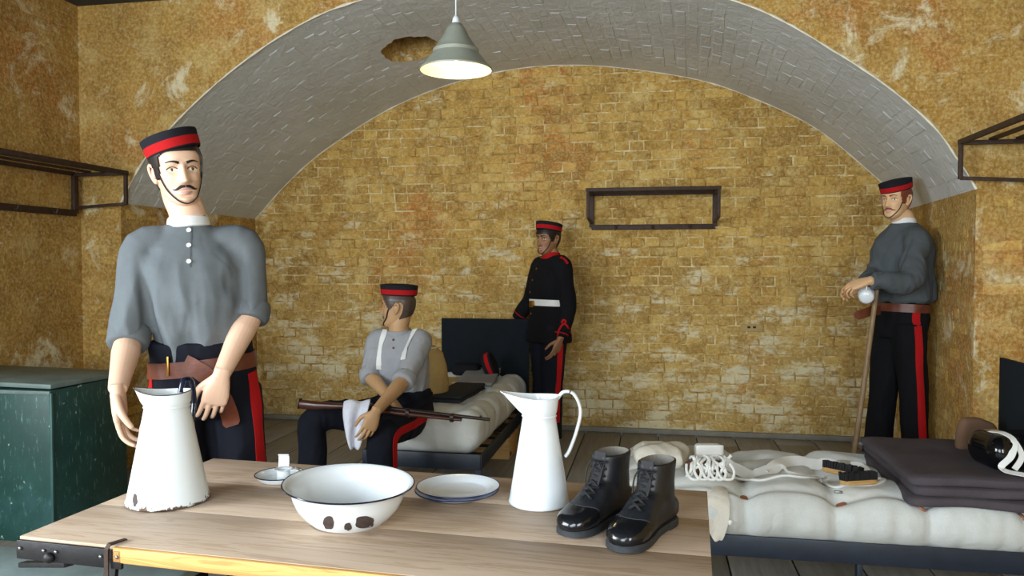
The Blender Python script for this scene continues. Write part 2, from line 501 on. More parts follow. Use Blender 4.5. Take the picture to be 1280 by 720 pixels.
def struct(mb, name, mat, smooth=40, parent=None):
    o = part(mb, name, mat, parent, smooth=smooth)
    if parent is None: o['kind'] = 'structure'
    return o

def evaluated(mb, mods):
    me = bpy.data.meshes.new('tmp'); me.from_pydata([tuple(p) for p in mb.v], [], mb.f); me.validate()
    bm = bmesh.new(); bm.from_mesh(me); bmesh.ops.recalc_face_normals(bm, faces=bm.faces); bm.to_mesh(me); bm.free()
    o = bpy.data.objects.new('tmp', me); COL.objects.link(o)
    for typ, kw in mods:
        md = o.modifiers.new(typ, typ)
        for k, v in kw.items(): setattr(md, k, v)
    dg = bpy.context.evaluated_depsgraph_get(); dg.update()
    ev = o.evaluated_get(dg); m2 = ev.to_mesh()
    out = MB(); out.v = [v.co.copy() for v in m2.vertices]; out.f = [tuple(p.vertices) for p in m2.polygons]
    nrm = [v.normal.copy() for v in m2.vertices]
    ev.to_mesh_clear(); bpy.data.objects.remove(o); bpy.data.meshes.remove(me)
    return out, nrm
def fuse(mb, voxel, smooth=4, factor=0.5, fold=None):
    mods = [('REMESH', dict(mode='VOXEL', voxel_size=voxel))]
    if smooth: mods.append(('SMOOTH', dict(factor=factor, iterations=smooth)))
    out, nrm = evaluated(mb, mods)
    if fold: out.v = [p + n * fold(p) for p, n in zip(out.v, nrm)]
    return out
def frame_of(z, x):
    z = V(z).normalized(); x = (V(x) - z * V(x).dot(z)).normalized(); y = z.cross(x)
    return Matrix((x, y, z)).transposed()

# ------------------------------------------------------------------ room shell
YF, YB = 4.36, 6.05            # plane of the arch, plane of the back wall
XL, XR = -3.36, 1.665          # feet of the arch
ZS = 1.72                      # springing line
WXL, WXR, YN, ZC = -3.65, 1.95, -2.2, 2.99
FRONT = [(-3.36, 1.72), (-3.14, 2.05), (-2.71, 2.43), (-2.23, 2.73), (-1.765, 2.90), (-1.1, 2.965), (-.55, 2.955), (.394, 2.785), (1.006, 2.435), (1.41, 2.10), (1.59, 1.85), (1.665, 1.72)]
BACK = [(-3.36, 1.72), (-3.05, 2.03), (-2.705, 2.30), (-2.08, 2.645), (-1.35, 2.86), (-.6, 2.905), (.25, 2.77), (.75, 2.59), (1.206, 2.345), (1.60, 2.00), (1.74, 1.85), (1.80, 1.72)]
def resample(poly, n):
    c = catmull([V((x, 0, z)) for x, z in poly], 12); d = [0]
    for a, b in zip(c, c[1:]): d.append(d[-1] + (b - a).length)
    t = np.linspace(0, d[-1], n + 1)
    return list(zip(np.interp(t, d, [p.x for p in c]), np.interp(t, d, [p.z for p in c])))
NS = 150
FR, BK = resample(FRONT, NS), resample(BACK, NS)
def vault(s, t):               # s in 0..1 across, t in 0..1 front to back
    i = max(0.0, min(NS - 1e-6, s * NS)); k = int(i); w = i - k
    fx, fz = (FR[k][j] * (1 - w) + FR[k + 1][j] * w for j in (0, 1))
    bx, bz = (BK[k][j] * (1 - w) + BK[k + 1][j] * w for j in (0, 1))
    return V((fx + (bx - fx) * t, YF + (YB - YF) * t, fz + (bz - fz) * t))
def vault_n(s, t):
    e = 0.004; a = vault(min(1, s + e), t) - vault(max(0, s - e), t); b = vault(s, min(1, t + e)) - vault(s, max(0, t - e))
    n = a.cross(b).normalized(); c = V((-.85, 0, .9)); p = vault(s, t)
    return n if n.dot(V((c.x - p.x, 0, c.z - p.z))) > 0 else -n
BKX = [p[0] for p in BK]; BKZ = [p[1] for p in BK]

# hole in the vault: find where its centre ray meets the vault
def hit_vault(u, v):
    best = None
    for i in range(0, 301):
        for j in range(0, 61):
            p = vault(i / 300, j / 60); q = CROT.transposed() @ (p - CAMLOC)
            du = CX + FPX * q.x / -q.z - u; dv = CY - FPX * q.y / -q.z - v
            e = du * du + dv * dv
            if best is None or e < best[0]: best = (e, i / 300, j / 60)
    return best[1], best[2]
HS, HT = hit_vault(513, 61)
ARC = 5.9
def in_hole(s, t, grow=0.0):
    a = (s - HS) * ARC; b = (t - HT) * (YB - YF)
    return (a / (0.20 + grow)) ** 2 + (b / (0.21 + grow)) ** 2 < 1
def build_vault():
    nt = 70; ns = 300; bm = bmesh.new()
    g = [[bm.verts.new(vault(i / ns, j / nt)) for j in range(nt + 1)] for i in range(ns + 1)]
    for i in range(ns):
        for j in range(nt):
            if not in_hole((i + .5) / ns, (j + .5) / nt): bm.faces.new((g[i][j], g[i + 1][j], g[i + 1][j + 1], g[i][j + 1]))
    for v in [v for v in bm.verts if not v.link_faces]: bm.verts.remove(v)
    c = vault(HS, HT)
    rim = [e for e in bm.edges if e.is_boundary and (e.verts[0].co - c).length < 0.4]
    par = {g[i][j]: (i / ns, j / nt) for i in range(ns + 1) for j in range(nt + 1) if g[i][j].is_valid}
    for v in {v for e in rim for v in e.verts}:          # pull the stepped edge onto a ragged ellipse
        s_, t_ = par[v]; a_ = (s_ - HS) * ARC; b_ = (t_ - HT) * (YB - YF); an = math.atan2(b_ / .21, a_ / .20)
        k_ = 1 + .12 * noise.noise(V((math.cos(an) * 3, math.sin(an) * 3, 2))) + .06 * noise.noise(V((math.cos(an) * 9, math.sin(an) * 9, 5)))
        v.co = vault(HS + .20 * k_ * math.cos(an) / ARC, HT + .21 * k_ * math.sin(an) / (YB - YF))
    res = bmesh.ops.extrude_edge_only(bm, edges=rim)
    top = [v for v in res['geom'] if isinstance(v, bmesh.types.BMVert)]
    for v in top: v.co += V((0.02, 0.03, 0.9))
    sf = [f for f in res['geom'] if isinstance(f, bmesh.types.BMFace)]
    shaft_v = []; 
    mb2 = MB()
    for f in sf: mb2.add([v.co for v in f.verts], [(0, 1, 2, 3)])
    a = np.array([tuple(v.co) for v in top]); cc = a.mean(0)
    mb2.box((cc[0], cc[1], cc[2] + .02), (0.7, 0.7, 0.03))
    bmesh.ops.delete(bm, geom=sf, context='FACES')
    for v in [v for v in bm.verts if not v.link_faces]: bm.verts.remove(v)
    bm.verts.index_update(); mb = MB(); mb.v = [v.co.copy() for v in bm.verts]; mb.f = [tuple(v.index for v in f.verts) for f in bm.faces]; bm.free()
    return mb, mb2
vmb, smb = build_vault()
vault_o = struct(vmb, 'ceiling', 'grey_whitewash', 60)
part(smb, 'vent_shaft', 'ochre_brick', vault_o, label='brick shaft above the hole in the vault')

# ---- bricks: shared low-poly meshes, front towards -y, bedded in the mortar
def brick_geo(w, h, t, rs):
    j = lambda a: rs.uniform(-a, a)
    b = 0.008; vs = []
    for dx, y, e in ((0, 0.02, 0), (0, -t + .003, .0045), (b, -t, .0045)):
        for sx, sz in ((-1, -1), (1, -1), (1, 1), (-1, 1)):
            vs.append(V((sx * (w / 2 - dx) + j(e), y + (j(.0015) if dx else 0), sz * (h / 2 - dx) + j(e))))
    fs = []
    for r in (0, 4):
        for k in range(4):
            k2 = (k + 1) % 4; fs.append((r + k, r + k2, r + 4 + k2, r + 4 + k))
    fs.append((8, 9, 10, 11))
    return vs, fs
RS = random.Random(3)
def set_rnd(me, vals):
    a = me.attributes.new('rnd', 'FLOAT', 'POINT'); a.data.foreach_set('value', vals)
BRICKS = {}
def brick_kinds(key, w, h, t, mat, n=8):
    L = []
    for i in range(n):
        vs, fs = brick_geo(w, h, t, RS); me = bpy.data.meshes.new('brick'); me.from_pydata(vs, [], fs); me.materials.append(MATS[mat])
        set_rnd(me, [i / (n - 1)] * len(vs)); L.append(me)
    BRICKS[key] = L
def lay(parent, items, mat, keep=300, rest='brick_courses'):
    """items: (matrix, w, h, t, key); the `keep` nearest are single bricks, the rest one mesh"""
    items = sorted(items, key=lambda it: (it[0].translation - CAMLOC).length)
    for M, w, h, t, key in items[:keep]:
        o = bpy.data.objects.new('brick', RS.choice(BRICKS[key])); COL.objects.link(o); o.parent = parent; o.matrix_local = M
    if len(items) > keep:
        vs, fs, rn = [], [], []
        for M, w, h, t, key in items[keep:]:
            a, f = brick_geo(w, h, t, RS); o = len(vs); vs += [M @ p for p in a]; fs += [tuple(i + o for i in q) for q in f]; rn += [RS.random()] * len(a)
        me = bpy.data.meshes.new(rest); me.from_pydata(vs, [], fs); me.materials.append(MATS[mat]); set_rnd(me, rn)
        o = bpy.data.objects.new(rest, me); COL.objects.link(o); o.parent = parent; o['kind'] = 'stuff'

CH = 0.0755
brick_kinds('stretcher', 0.205, 0.0655, 0.006, 'ochre_brick', 10)
brick_kinds('header', 0.099, 0.0655, 0.006, 'ochre_brick', 10)
def wall_bricks(org, ux, width, z0, z1, inside, t=0.006):
    """courses on a vertical plane; ux runs along the wall to the viewer's right"""
    ux = V(ux).normalized(); n_out = ux.cross(UP)      # towards the room
    R = Matrix((ux, -n_out, UP)).transposed().to_4x4(); out = []
    for r in range(int((z1 - z0) / CH)):
        z = z0 + (r + .5) * CH; head = (r % 2 == 1)
        x = -RS.uniform(0, .2) if not head else -RS.uniform(0, .1)
        while x < width:
            key = 'header' if (head and RS.random() < .85) or (not head and RS.random() < .12) else 'stretcher'
            w = 0.099 if key == 'header' else 0.205
            cx = x + w / 2
            if cx - w / 2 > .002 and cx + w / 2 < width - .004 and inside(cx, z, w):
                jit = Matrix.Rotation(RS.uniform(-.008, .008), 4, 'Y')
                p = V(org) + ux * cx + UP * (z + RS.uniform(-.002, .002)) + n_out * RS.uniform(-.002, .001)
                out.append((Matrix.Translation(p) @ R @ jit, w, 0.0655, t, key))
            x += w + 0.0105
    return out

# back wall
mb = MB(); ring = [(XL - .1, 0), (1.9, 0)] + [(x, z + .01) for x, z in reversed(BK)]
tops = [(x, z) for x, z in BK]
for (xa, za), (xb, zb) in zip(BK, BK[1:]): mb.add([(xa, YB, 0), (xb, YB, 0), (xb, YB, zb + .02), (xa, YB, za + .02)], [(0, 1, 2, 3)])
wall_back = struct(mb, 'wall_back', 'pale_mortar', 0)
lay(wall_back, wall_bricks((XL, YB, 0.0), (1, 0, 0), 1.80 - XL, 0.03, 2.92, lambda x, z, w: z < np.interp(XL + x, BKX, BKZ) + .05), 'ochre_brick')
# a terracotta air brick; dark blocks stand in for the shade in its two holes
ab = MB().bevbox(aty(940, 410, YB - .006), (0.16, 0.02, 0.055), .004)
abo = thing('air_brick', 'small buff air brick with two slots set low in the back wall', 'air brick', aty(940, 410, YB))
part(ab, 'plate', 'tan_canvas', abo, True)
for du in (-4, 3):
    part(MB().bevbox(aty(940 + du, 409, YB - .017), (0.022, 0.006, 0.016), .002), 'slot_shade', 'black_iron', abo, True)

# arch wall (spandrels and piers)
mb = MB()
for (xa, za), (xb, zb) in zip(FR, FR[1:]): mb.add([(xa, YF, za), (xb, YF, zb), (xb, YF, ZC), (xa, YF, ZC)], [(0, 1, 2, 3)])
for xa, xb in ((WXL, XL), (XR, WXR + .05)):
    mb.add([(xa, YF, 0), (xb, YF, 0), (xb, YF, ZS), (xa, YF, ZS)], [(0, 1, 2, 3)])
    mb.add([(xa, YF, ZS), (xb, YF, ZS), (xb, YF, ZC), (xa, YF, ZC)], [(0, 1, 2, 3)])
wall_arch = struct(mb, 'wall_arch', 'ochre_plaster', 0)
brick_kinds('pier_stretcher', 0.205, 0.0655, 0.0012, 'ochre_plaster', 8)
brick_kinds('pier_header', 0.099, 0.0655, 0.0012, 'ochre_plaster', 8)
def pier(items): return [(M, w, h, 0.003, 'pier_' + k) for M, w, h, t, k in items]
lay(wall_arch, pier(wall_bricks((WXL, YF, 0), (1, 0, 0), XL - WXL, .03, 1.75, lambda x, z, w: z > .5)) +
    pier(wall_bricks((XR, YF, 0), (1, 0, 0), WXR - XR, .03, 1.9, lambda x, z, w: z > .4)), 'ochre_plaster', 120)
# sides of the recess
mb = MB().add([(XL, YF, 0), (XL, YB, 0), (XL, YB, ZS), (XL, YF, ZS)], [(0, 1, 2, 3)])
wl = struct(mb, 'wall_recess_left', 'ochre_plaster', 0)
mb = MB().add([(XR, YF, 0), (1.80, YB, 0), (1.80, YB, ZS), (XR, YF, ZS)], [(0, 1, 2, 3)])
wr = struct(mb, 'wall_recess_right', 'ochre_plaster', 0)
dr = V((1.80 - XR, YB - YF, 0))
lay(wr, pier(wall_bricks((1.80, YB, 0), -dr, dr.length, .03, 1.72, lambda x, z, w: True)), 'ochre_plaster', 190)
lay(wl, pier(wall_bricks((XL, YF, 0), (0, 1, 0), YB - YF, .03, 1.72, lambda x, z, w: True)), 'ochre_plaster', 60)

# whitewashed bricks of the vault: courses run from front to back
brick_kinds('vault_stretcher', 0.214, 0.068, 0.004, 'grey_whitewash', 8)
items = []; nr = int(ARC / 0.079)
for r in range(nr):
    s = (r + .5) / nr; y = -RS.uniform(0, .2)
    while y < YB - YF:
        t = (y + .107) / (YB - YF)
        if y > .008 and (y + .214) < YB - YF - .004 and not in_hole(s, t, .12):
            tt = min(1, max(0, t)); p = vault(s, tt); n = vault_n(s, tt)
            yv = (vault(s, min(1, tt + .02)) - vault(s, max(0, tt - .02))).normalized()
            R = Matrix((yv, -n, (yv.cross(-n)))).transposed().to_4x4()
            items.append((Matrix.Translation(p + n * RS.uniform(-.0045, .0) + yv * RS.uniform(-.004, .004)) @ R @ Matrix.Rotation(RS.uniform(-.05, .05), 4, 'Y') @ Matrix.Rotation(RS.uniform(-.025, .025), 4, 'X') @ Matrix.Rotation(RS.uniform(-.012, .012), 4, 'Z'), 0.214, 0.068, 0.004, 'vault_stretcher'))
        y += 0.226
lay(vault_o, items, 'grey_whitewash')

# chalky broken edge of the arch, front and back
def edge_tube(prof, y, r, seed):
    pts = []; rr = []
    for i in range(0, len(prof)):
        x, z = prof[i]; a = noise.noise(V((i * .37, seed, 0))); b = noise.noise(V((i * .9, seed + 5, 0)))
        pts.append(V((x, y, z + .003 * b))); rr.append(min(.012, max(.003, r * (0.6 + .9 * a + .5 * b))))
    return MB().tube(pts, rr, 6)
struct(edge_tube(FR, YF, .009, 1), 'trim_1', 'chalk_edge')
struct(edge_tube(BK, YB - .006, .009, 9), 'trim_2', 'chalk_edge')

# remaining shell
mb = MB(); wy0, wy1, wz0, wz1 = -1.4, 1.0, .8, 2.65
for ya, yb, za, zb in ((YN, wy0, 0, 3.1), (wy1, YF, 0, 3.1), (wy0, wy1, 0, wz0), (wy0, wy1, wz1, 3.1)):
    mb.box((WXL - .1, (ya + yb) / 2, (za + zb) / 2), (.2, yb - ya, zb - za))
struct(mb, 'wall_left', 'ochre_plaster', 0)
fm = MB()
for y in (wy0 + .03, wy1 - .03): fm.box((WXL - .15, y, (wz0 + wz1) / 2), (.06, .06, wz1 - wz0))
for z in (wz0 + .03, wz1 - .03): fm.box((WXL - .15, (wy0 + wy1) / 2, z), (.06, wy1 - wy0, .06))
struct(fm, 'window_3', 'white_linen', 0)
struct(MB().box((WXR + .1, (YN + YF) / 2, 1.55), (.2, YF - YN, 3.1)), 'wall_right', 'ochre_plaster', 0)
struct(MB().box(((WXL + WXR) / 2, (YN + YF) / 2, ZC + .05), (WXR - WXL + .2, YF - YN, .1)), 'ceiling', 'ceiling_paint', 0)
mb = MB(); x0, x1, x2, x3 = -3.25, -.95, .35, 1.55; z0, z1 = .75, 2.75
for xa, xb, za, zb in ((WXL, x0, 0, ZC), (x1, x2, 0, ZC), (x3, WXR, 0, ZC), (x0, x1, 0, z0), (x0, x1, z1, ZC), (x2, x3, 0, z0), (x2, x3, z1, ZC)):
    mb.box(((xa + xb) / 2, YN - .1, (za + zb) / 2), (xb - xa, .2, zb - za))
struct(mb, 'wall_entrance', 'plain_wall', 0)
for i, (xa, xb) in enumerate(((x0, x1), (x2, x3))):
    fm = MB()
    for x in (xa + .03, xb - .03): fm.box((x, YN - .15, (z0 + z1) / 2), (.06, .06, z1 - z0))
    for z in (z0 + .03, z1 - .03): fm.box(((xa + xb) / 2, YN - .15, z), (xb - xa, .06, .06))
    w = struct(fm, 'window_%d' % (i + 1), 'white_linen', 0)
    part(MB().box(((xa + xb) / 2, YN - .02, z0 - .02), (xb - xa + .1, .18, .04)), 'window_sill', 'white_linen', w, smooth=0)

# floor boards run from the entrance to the back wall
floor = struct(MB().box(((WXL + WXR) / 2, (YN + YB) / 2, -.06), (WXR - WXL + .4, YB - YN + .2, .08)), 'floor', 'sole_rubber', 0)
bw = 0.285; x = WXL; boards = {}
while x < WXR:
    y = YN - RS.uniform(0, 2.0)
    while y < YB:
        L = RS.choice((2.6, 3.4)); ya, yb = max(y, YN), min(y + L, YB)
        if yb - ya > .15:
            key = round(yb - ya, 1); o = bpy.data.objects.new('floor_board', to_mesh(MB().bevbox((0, 0, 0), (bw - .008, yb - ya - .006, .03), .003), 'floor_board', 'grey_floorboard', 30))
            COL.objects.link(o); o.parent = floor; o.location = (x + bw / 2, (ya + yb) / 2, -.015)
        y += L
    x += bw
struct(MB().bevbox(((XL + 1.8) / 2, YB - .015, .02), (1.8 - XL, .03, .04), .006), 'baseboard_back', 'cement')

# ------------------------------------------------------------------ table
TZ = 0.72
tab = thing('barrack_table', 'scrubbed pine barrack table with black iron corner plates holding enamelware', 'table', (-.615, 1.755, 0), math.radians(-3.0))
TW, TD = 1.49, 0.70
pw = TD / 3
def table_plank(yc, first=False, last=False):
    def warp(p):
        return p
    return MB().bevbox((0, yc, TZ - .015), (TW, pw - .0002, .03), .0008)
for i in range(3): part(table_plank(-TD / 2 + pw * (i + .5)), 'plank', 'scrubbed_pine', tab)
part(MB().bevbox((.12, -TD / 2 + .004 - .008, TZ - .017), (TW - .26, .012, .032), .002), 'edge_strip', 'pine_edge', tab, label='orange pine front edge')
def iron_plate(xa, xb, y):
    return MB().bevbox(((xa + xb) / 2, y, TZ - .026), (xb - xa, .008, .042), .002)
pl = part(iron_plate(-TW / 2, -TW / 2 + .235, -TD / 2 - .006), 'iron_plate', 'black_iron', tab, label='black iron edge plate with bolts')
for x in (.012, .075, .107, .222): part(MB().sphere((-TW / 2 + x, -TD / 2 - .012, TZ - .022), (.004, .003, .004), 8, 6), 'bolt', 'dull_steel', pl)
part(MB().sphere((-TW / 2 + .09, -TD / 2 - .014, TZ - .036), (.013, .009, .012), 10, 8), 'pivot_knob', 'black_iron', pl)
p2 = part(iron_plate(-TW / 2 + .245, -TW / 2 + .272, -TD / 2 - .006), 'iron_plate', 'black_iron', tab)
part(MB().sphere((-TW / 2 + .262, -TD / 2 - .011, TZ - .02), (.004, .003, .004), 8, 6), 'bolt', 'dull_steel', p2)
part(MB().ribbon([(-TW / 2 + .239, -TD / 2 - .013, TZ - .16), (-TW / 2 + .239, -TD / 2 - .013, TZ - .004), (-TW / 2 + .241, -TD / 2 - .008, TZ + .0035), (-TW / 2 + .25, -TD / 2 + .03, TZ + .002)], .01, .003, [(0, -1, 0), (0, -1, 0), (0, -.7, .7), (0, 0, 1)]), 'strap', 'rusty_iron', tab, smooth=30)
for sx in (-1, 1):
    for sy in (-1, 1):
        lg = MB().bar((sx * (TW / 2 - .2), sy * (TD / 2 - .05), TZ - .03), (sx * (TW / 2 - .14), sy * (TD / 2 - .02), 0), .03, .012, (0, 1, 0))
        part(lg, 'leg', 'black_iron', tab)
    part(MB().bar((sx * (TW / 2 - .16), -TD / 2 + .03, .16), (sx * (TW / 2 - .16), TD / 2 - .03, .16), .025, .012), 'stretcher', 'black_iron', tab)
    part(MB().bar((sx * (TW / 2 - .15), 0, .16), (sx * .25, 0, TZ - .03), .022, .01, (0, 1, 0)), 'brace', 'black_iron', tab)
part(MB().bar((-TW / 2 + .11, -TD / 2 + .02, TZ - .06), (-TW / 2 - .14, -TD / 2 + .14, TZ - .13), .022, .012), 'brace', 'black_iron', tab)
for yc in (-TD / 2 + .06, TD / 2 - .06): part(MB().bevbox((0, yc, TZ - .045), (TW - .4, .03, .03), .003), 'rail', 'pine_edge', tab)
part(MB().bar((-.40, TD / 2 + .004, TZ - .02), (-.34, TD / 2 + .004, TZ - .02), .03, .008), 'iron_clip', 'black_iron', tab)

# grey bench under the table end
bn = thing('grey_bench', 'grey painted bench tucked under the end of the barrack table', 'bench', (-1.74, 1.72, 0))
for i in range(2): part(MB().bevbox((0, -.14 + .28 * i, .44), (.9, .272, .03), .004), 'board', 'bench_paint', bn)
for sx in (-1, 1): part(MB().bevbox((sx * .36, 0, .213), (.03, .48, .426), .004), 'leg', 'bench_paint', bn)
part(MB().bevbox((0, 0, .2), (.69, .03, .1), .004), 'stretcher', 'bench_paint', bn)

# ------------------------------------------------------------------ enamelware
def jug(name, label, loc, rb, rn, rt, zn, zt, spout, handle, hmat, bmat, rotz, hdir):
    t = thing(name, label, 'jug', loc, rotz, 'enamel water jugs')
    def warp(p, a):
        k = max(0, (p.z - zn - .004) / (zt - zn))
        c = max(0, math.cos(a)) ** 3
        return V((p.x + spout * c * k, p.y * (1 - .10 * k * c), p.z + .010 * c * k - .006 * k * abs(math.sin(a))))
    prof = [(0, 0.001), (rb * .96, 0.001), (rb, .004), (rb, .009), (rb * .972, .014)]
    for i in range(1, 9):
        q = i / 9; prof.append((rb * .972 + (rn - rb * .972) * q, .014 + (zn - .014) * q))
    prof += [(rn + .001, zn - .003), (rn + .0035, zn), (rn + .001, zn + .004), (rn + .004, zn + .012)]
    for i in range(1, 5):
        q = i / 4; prof.append((rn + .004 + (rt - rn - .004) * q, zn + .012 + (zt - zn - .012) * q))
    prof += [(rt + .0015, zt + .001), (rt - .0015, zt + .0005)]
    for i in range(3, -1, -1):
        q = i / 4; prof.append((rn + .002 + (rt - rn - .004) * q, zn + .012 + (zt - zn - .012) * q))
    prof += [(rn - .003, zn - .002), (rn * 1.2, zn - .05), (rb * .8, .02), (0, .015)]
    part(MB().lathe(prof, 56, warp=warp), 'body', bmat, t, smooth=50)
    rim = []
    for k in range(56):
        a = 2 * math.pi * k / 56; rim.append(warp(V((rt * math.cos(a), rt * math.sin(a), zt + .001)), a))
    part(MB().tube(rim, .0014, 6, closed=True), 'rim', 'dark_chip' if bmat == 'chipped_enamel' else 'white_enamel', t)
    R = Matrix.Rotation(hdir, 3, 'Z')
    h = MB().tube([R @ V(p) for p in catmull(handle, 8)], [(.0085, .0045)] * ((len(handle) - 1) * 8 + 1), 10, ref=R @ V((1, 0, .2)))
    part(h, 'handle', hmat, t)
    return t
# tapering white jug with loop handle, spout to the left
ja = jug('enamel_jug', 'clean white enamel jug with wide spout and white loop handle', (-.278, 1.887, TZ), .077, .041, .05, .222, .273, .050, [(-.044, 0, .262), (-.062, 0, .282), (-.088, 0, .276), (-.104, 0, .235), (-.095, 0, .185), (-.077, 0, .135), (-.066, 0, .118)], 'white_enamel', 'white_enamel', math.pi + YAW, 0.0)
jb = jug('enamel_jug', 'wide white enamel jug with rusty chipped base and dark blue handle', (-1.213, 1.735, TZ), .1, .053, .058, .243, .283, .02, [(-.054, 0, .268), (-.07, 0, .30), (-.10, 0, .292), (-.112, 0, .24), (-.104, 0, .19), (-.09, 0, .14), (-.084, 0, .115)], 'navy_enamel', 'chipped_enamel', math.pi + .45, 1.1)

def decal(bvh, u, v, ru, rv, name, mat, parent, seed, off=.0006, n=22):
    """a chip lying on a surface; the outline is irregular"""
    rings = []; ctr = bvh.ray_cast(CAMLOC, ray(u, v).normalized())
    if ctr[0] is None: return
    vs = [ctr[0] + ctr[1] * off]; fs = []
    for q in (.5, 1.0):
        for k in range(n):
            a = 2 * math.pi * k / n; w = 1 + .28 * noise.noise(V((math.cos(a) * 1.6, math.sin(a) * 1.6, seed)))
            h = bvh.ray_cast(CAMLOC, ray(u + ru * q * w * math.cos(a), v + rv * q * w * math.sin(a)).normalized())
            if h[0] is None: return
            vs.append(h[0] + h[1] * off)
    for k in range(n):
        k2 = (k + 1) % n; fs.append((0, 1 + k, 1 + k2)); fs.append((1 + k, 1 + n + k, 1 + n + k2, 1 + k2))
    return part(MB().add(vs, fs), name, mat, parent, True)
def world_bvh(o):
    M = WM[o.name]; me = o.data
    return BVHTree.FromPolygons([M @ v.co for v in me.vertices], [tuple(p.vertices) for p in me.polygons])
jbody = [c for c in jb.children if c.name.startswith('body')][0]
decal(world_bvh(jbody), 169, 625, 3.0, 8, 'chip', 'dark_chip', jb, 2.0)

M = Matrix.Translation((-.700, 1.672, TZ + .003)) @ Matrix.Rotation(math.radians(2.2), 4, V((0, 1, 0))) @ Matrix.Rotation(math.radians(1.0), 4, V((1, 0, 0)))
bowl = thing('enamel_basin', 'deep white enamel wash basin with dark rim and three black chips', 'basin', M=M)
prof = [(0, .004), (.08, .003), (.086, .0), (.09, .004), (.102, .014), (.118, .034), (.128, .056), (.133, .074), (.14, .082), (.151, .088), (.1525, .0895), (.150, .0900), (.139, .085), (.131, .078), (.125, .057), (.114, .035), (.098, .017), (.08, .009), (0, .008)]
bb = part(MB().lathe(prof, 64), 'bowl', 'white_enamel', bowl, smooth=50)
part(MB().tube([(.1515 * math.cos(a), .1515 * math.sin(a), .0887) for a in np.linspace(0, 2 * math.pi, 65)[:-1]], .0019, 6, closed=True), 'rim', 'navy_enamel', bowl)
bv = world_bvh(bb)
for (u, v, ru, rv, sd) in ((411, 653, 7, 8.5, 1), (435, 658.5, 5, 4.6, 3), (456, 653, 11.5, 8.5, 7.3)): decal(bv, u, v, ru, rv, 'chip', 'dark_chip', bowl, sd)

for i in range(2):
    p = thing('enamel_plate', ('upper' if i else 'lower') + ' white enamel plate with blue rim in the stack of two', 'plate', (-.498 + .003 * i, 1.908 + .002 * i, TZ + .001 + i * .0085), 0, 'enamel plates')
    pr = [(0, .002), (.072, .001), (.078, .004), (.086, .011), (.106, .0155), (.1085, .0165), (.1075, .0175), (.086, .0135), (.076, .0065), (.07, .0042), (0, .0042)]
    part(MB().lathe(pr, 56), 'dish', 'white_enamel', p, smooth=50)
    part(MB().tube([(.1082 * math.cos(a), .1082 * math.sin(a), .0165) for a in np.linspace(0, 2 * math.pi, 57)[:-1]], .0017, 6, closed=True), 'rim', 'blue_enamel', p)

ch = thing('chamberstick', 'small white enamel candle holder with saucer, cup and thumb tab beside the basin', 'candle holder', (-1.02, 1.955, TZ), math.radians(10))
part(MB().lathe([(0, .001), (.05, .001), (.058, .006), (.0665, .017), (.068, .019), (.066, .019), (.056, .009), (.048, .004), (0, .004)], 48), 'saucer', 'white_enamel', ch, smooth=50)
part(MB().tube([(.0672 * math.cos(a), .0672 * math.sin(a), .019) for a in np.linspace(0, 2 * math.pi, 49)[:-1]], .0015, 6, closed=True), 'rim', 'navy_enamel', ch)
part(MB().lathe([(0, .004), (.018, .004), (.018, .03), (.024, .033), (.0245, .035), (.016, .033), (.016, .008), (0, .008)], 28, c=(.012, -.005, 0)), 'cup', 'white_enamel', ch, smooth=50)
part(MB().ribbon(catmull([(-.008, .055, .016), (-.008, .062, .03), (-.008, .064, .05), (-.008, .058, .056)], 5), .03, .003, (0, 1, 0.2)), 'thumb_tab', 'white_enamel', ch, smooth=30)
part(MB().ribbon(catmull([(.03, -.004, .03), (.05, -.004, .031), (.06, -.002, .018)], 5), .018, .0025, (0, 0, 1)), 'handle', 'white_enamel', ch, smooth=30)

# ------------------------------------------------------------------ boots
def cut(mb, cutter):
    objs = []
    for m in (mb, cutter):
        me = bpy.data.meshes.new('tmp'); me.from_pydata([tuple(p) for p in m.v], [], m.f)
        bm = bmesh.new(); bm.from_mesh(me); bmesh.ops.recalc_face_normals(bm, faces=bm.faces); bm.to_mesh(me); bm.free()
        o = bpy.data.objects.new('tmp', me); COL.objects.link(o); objs.append(o)
    md = objs[0].modifiers.new('b', 'BOOLEAN'); md.object = objs[1]; md.operation = 'DIFFERENCE'; md.solver = 'EXACT'
    dg = bpy.context.evaluated_depsgraph_get(); dg.update(); ev = objs[0].evaluated_get(dg); m2 = ev.to_mesh()
    out = MB(); out.v = [v.co.copy() for v in m2.vertices]; out.f = [tuple(p.vertices) for p in m2.polygons]
    ev.to_mesh_clear()
    for o in objs: bpy.data.objects.remove(o)
    return out
def sring(cx, cz, hx, hz, axis, pos, n=24, e=2.4, cy=0.0):
    out = []
    for k in range(n):
        a = 2 * math.pi * k / n; c, s = math.cos(a), math.sin(a)
        x = math.copysign(abs(c) ** (2 / e), c) * hx; z = math.copysign(abs(s) ** (2 / e), s) * hz
        out.append(V((pos, cx + x, cz + z)) if axis == 'x' else V((cx + x, cy + z, pos)))
    return out
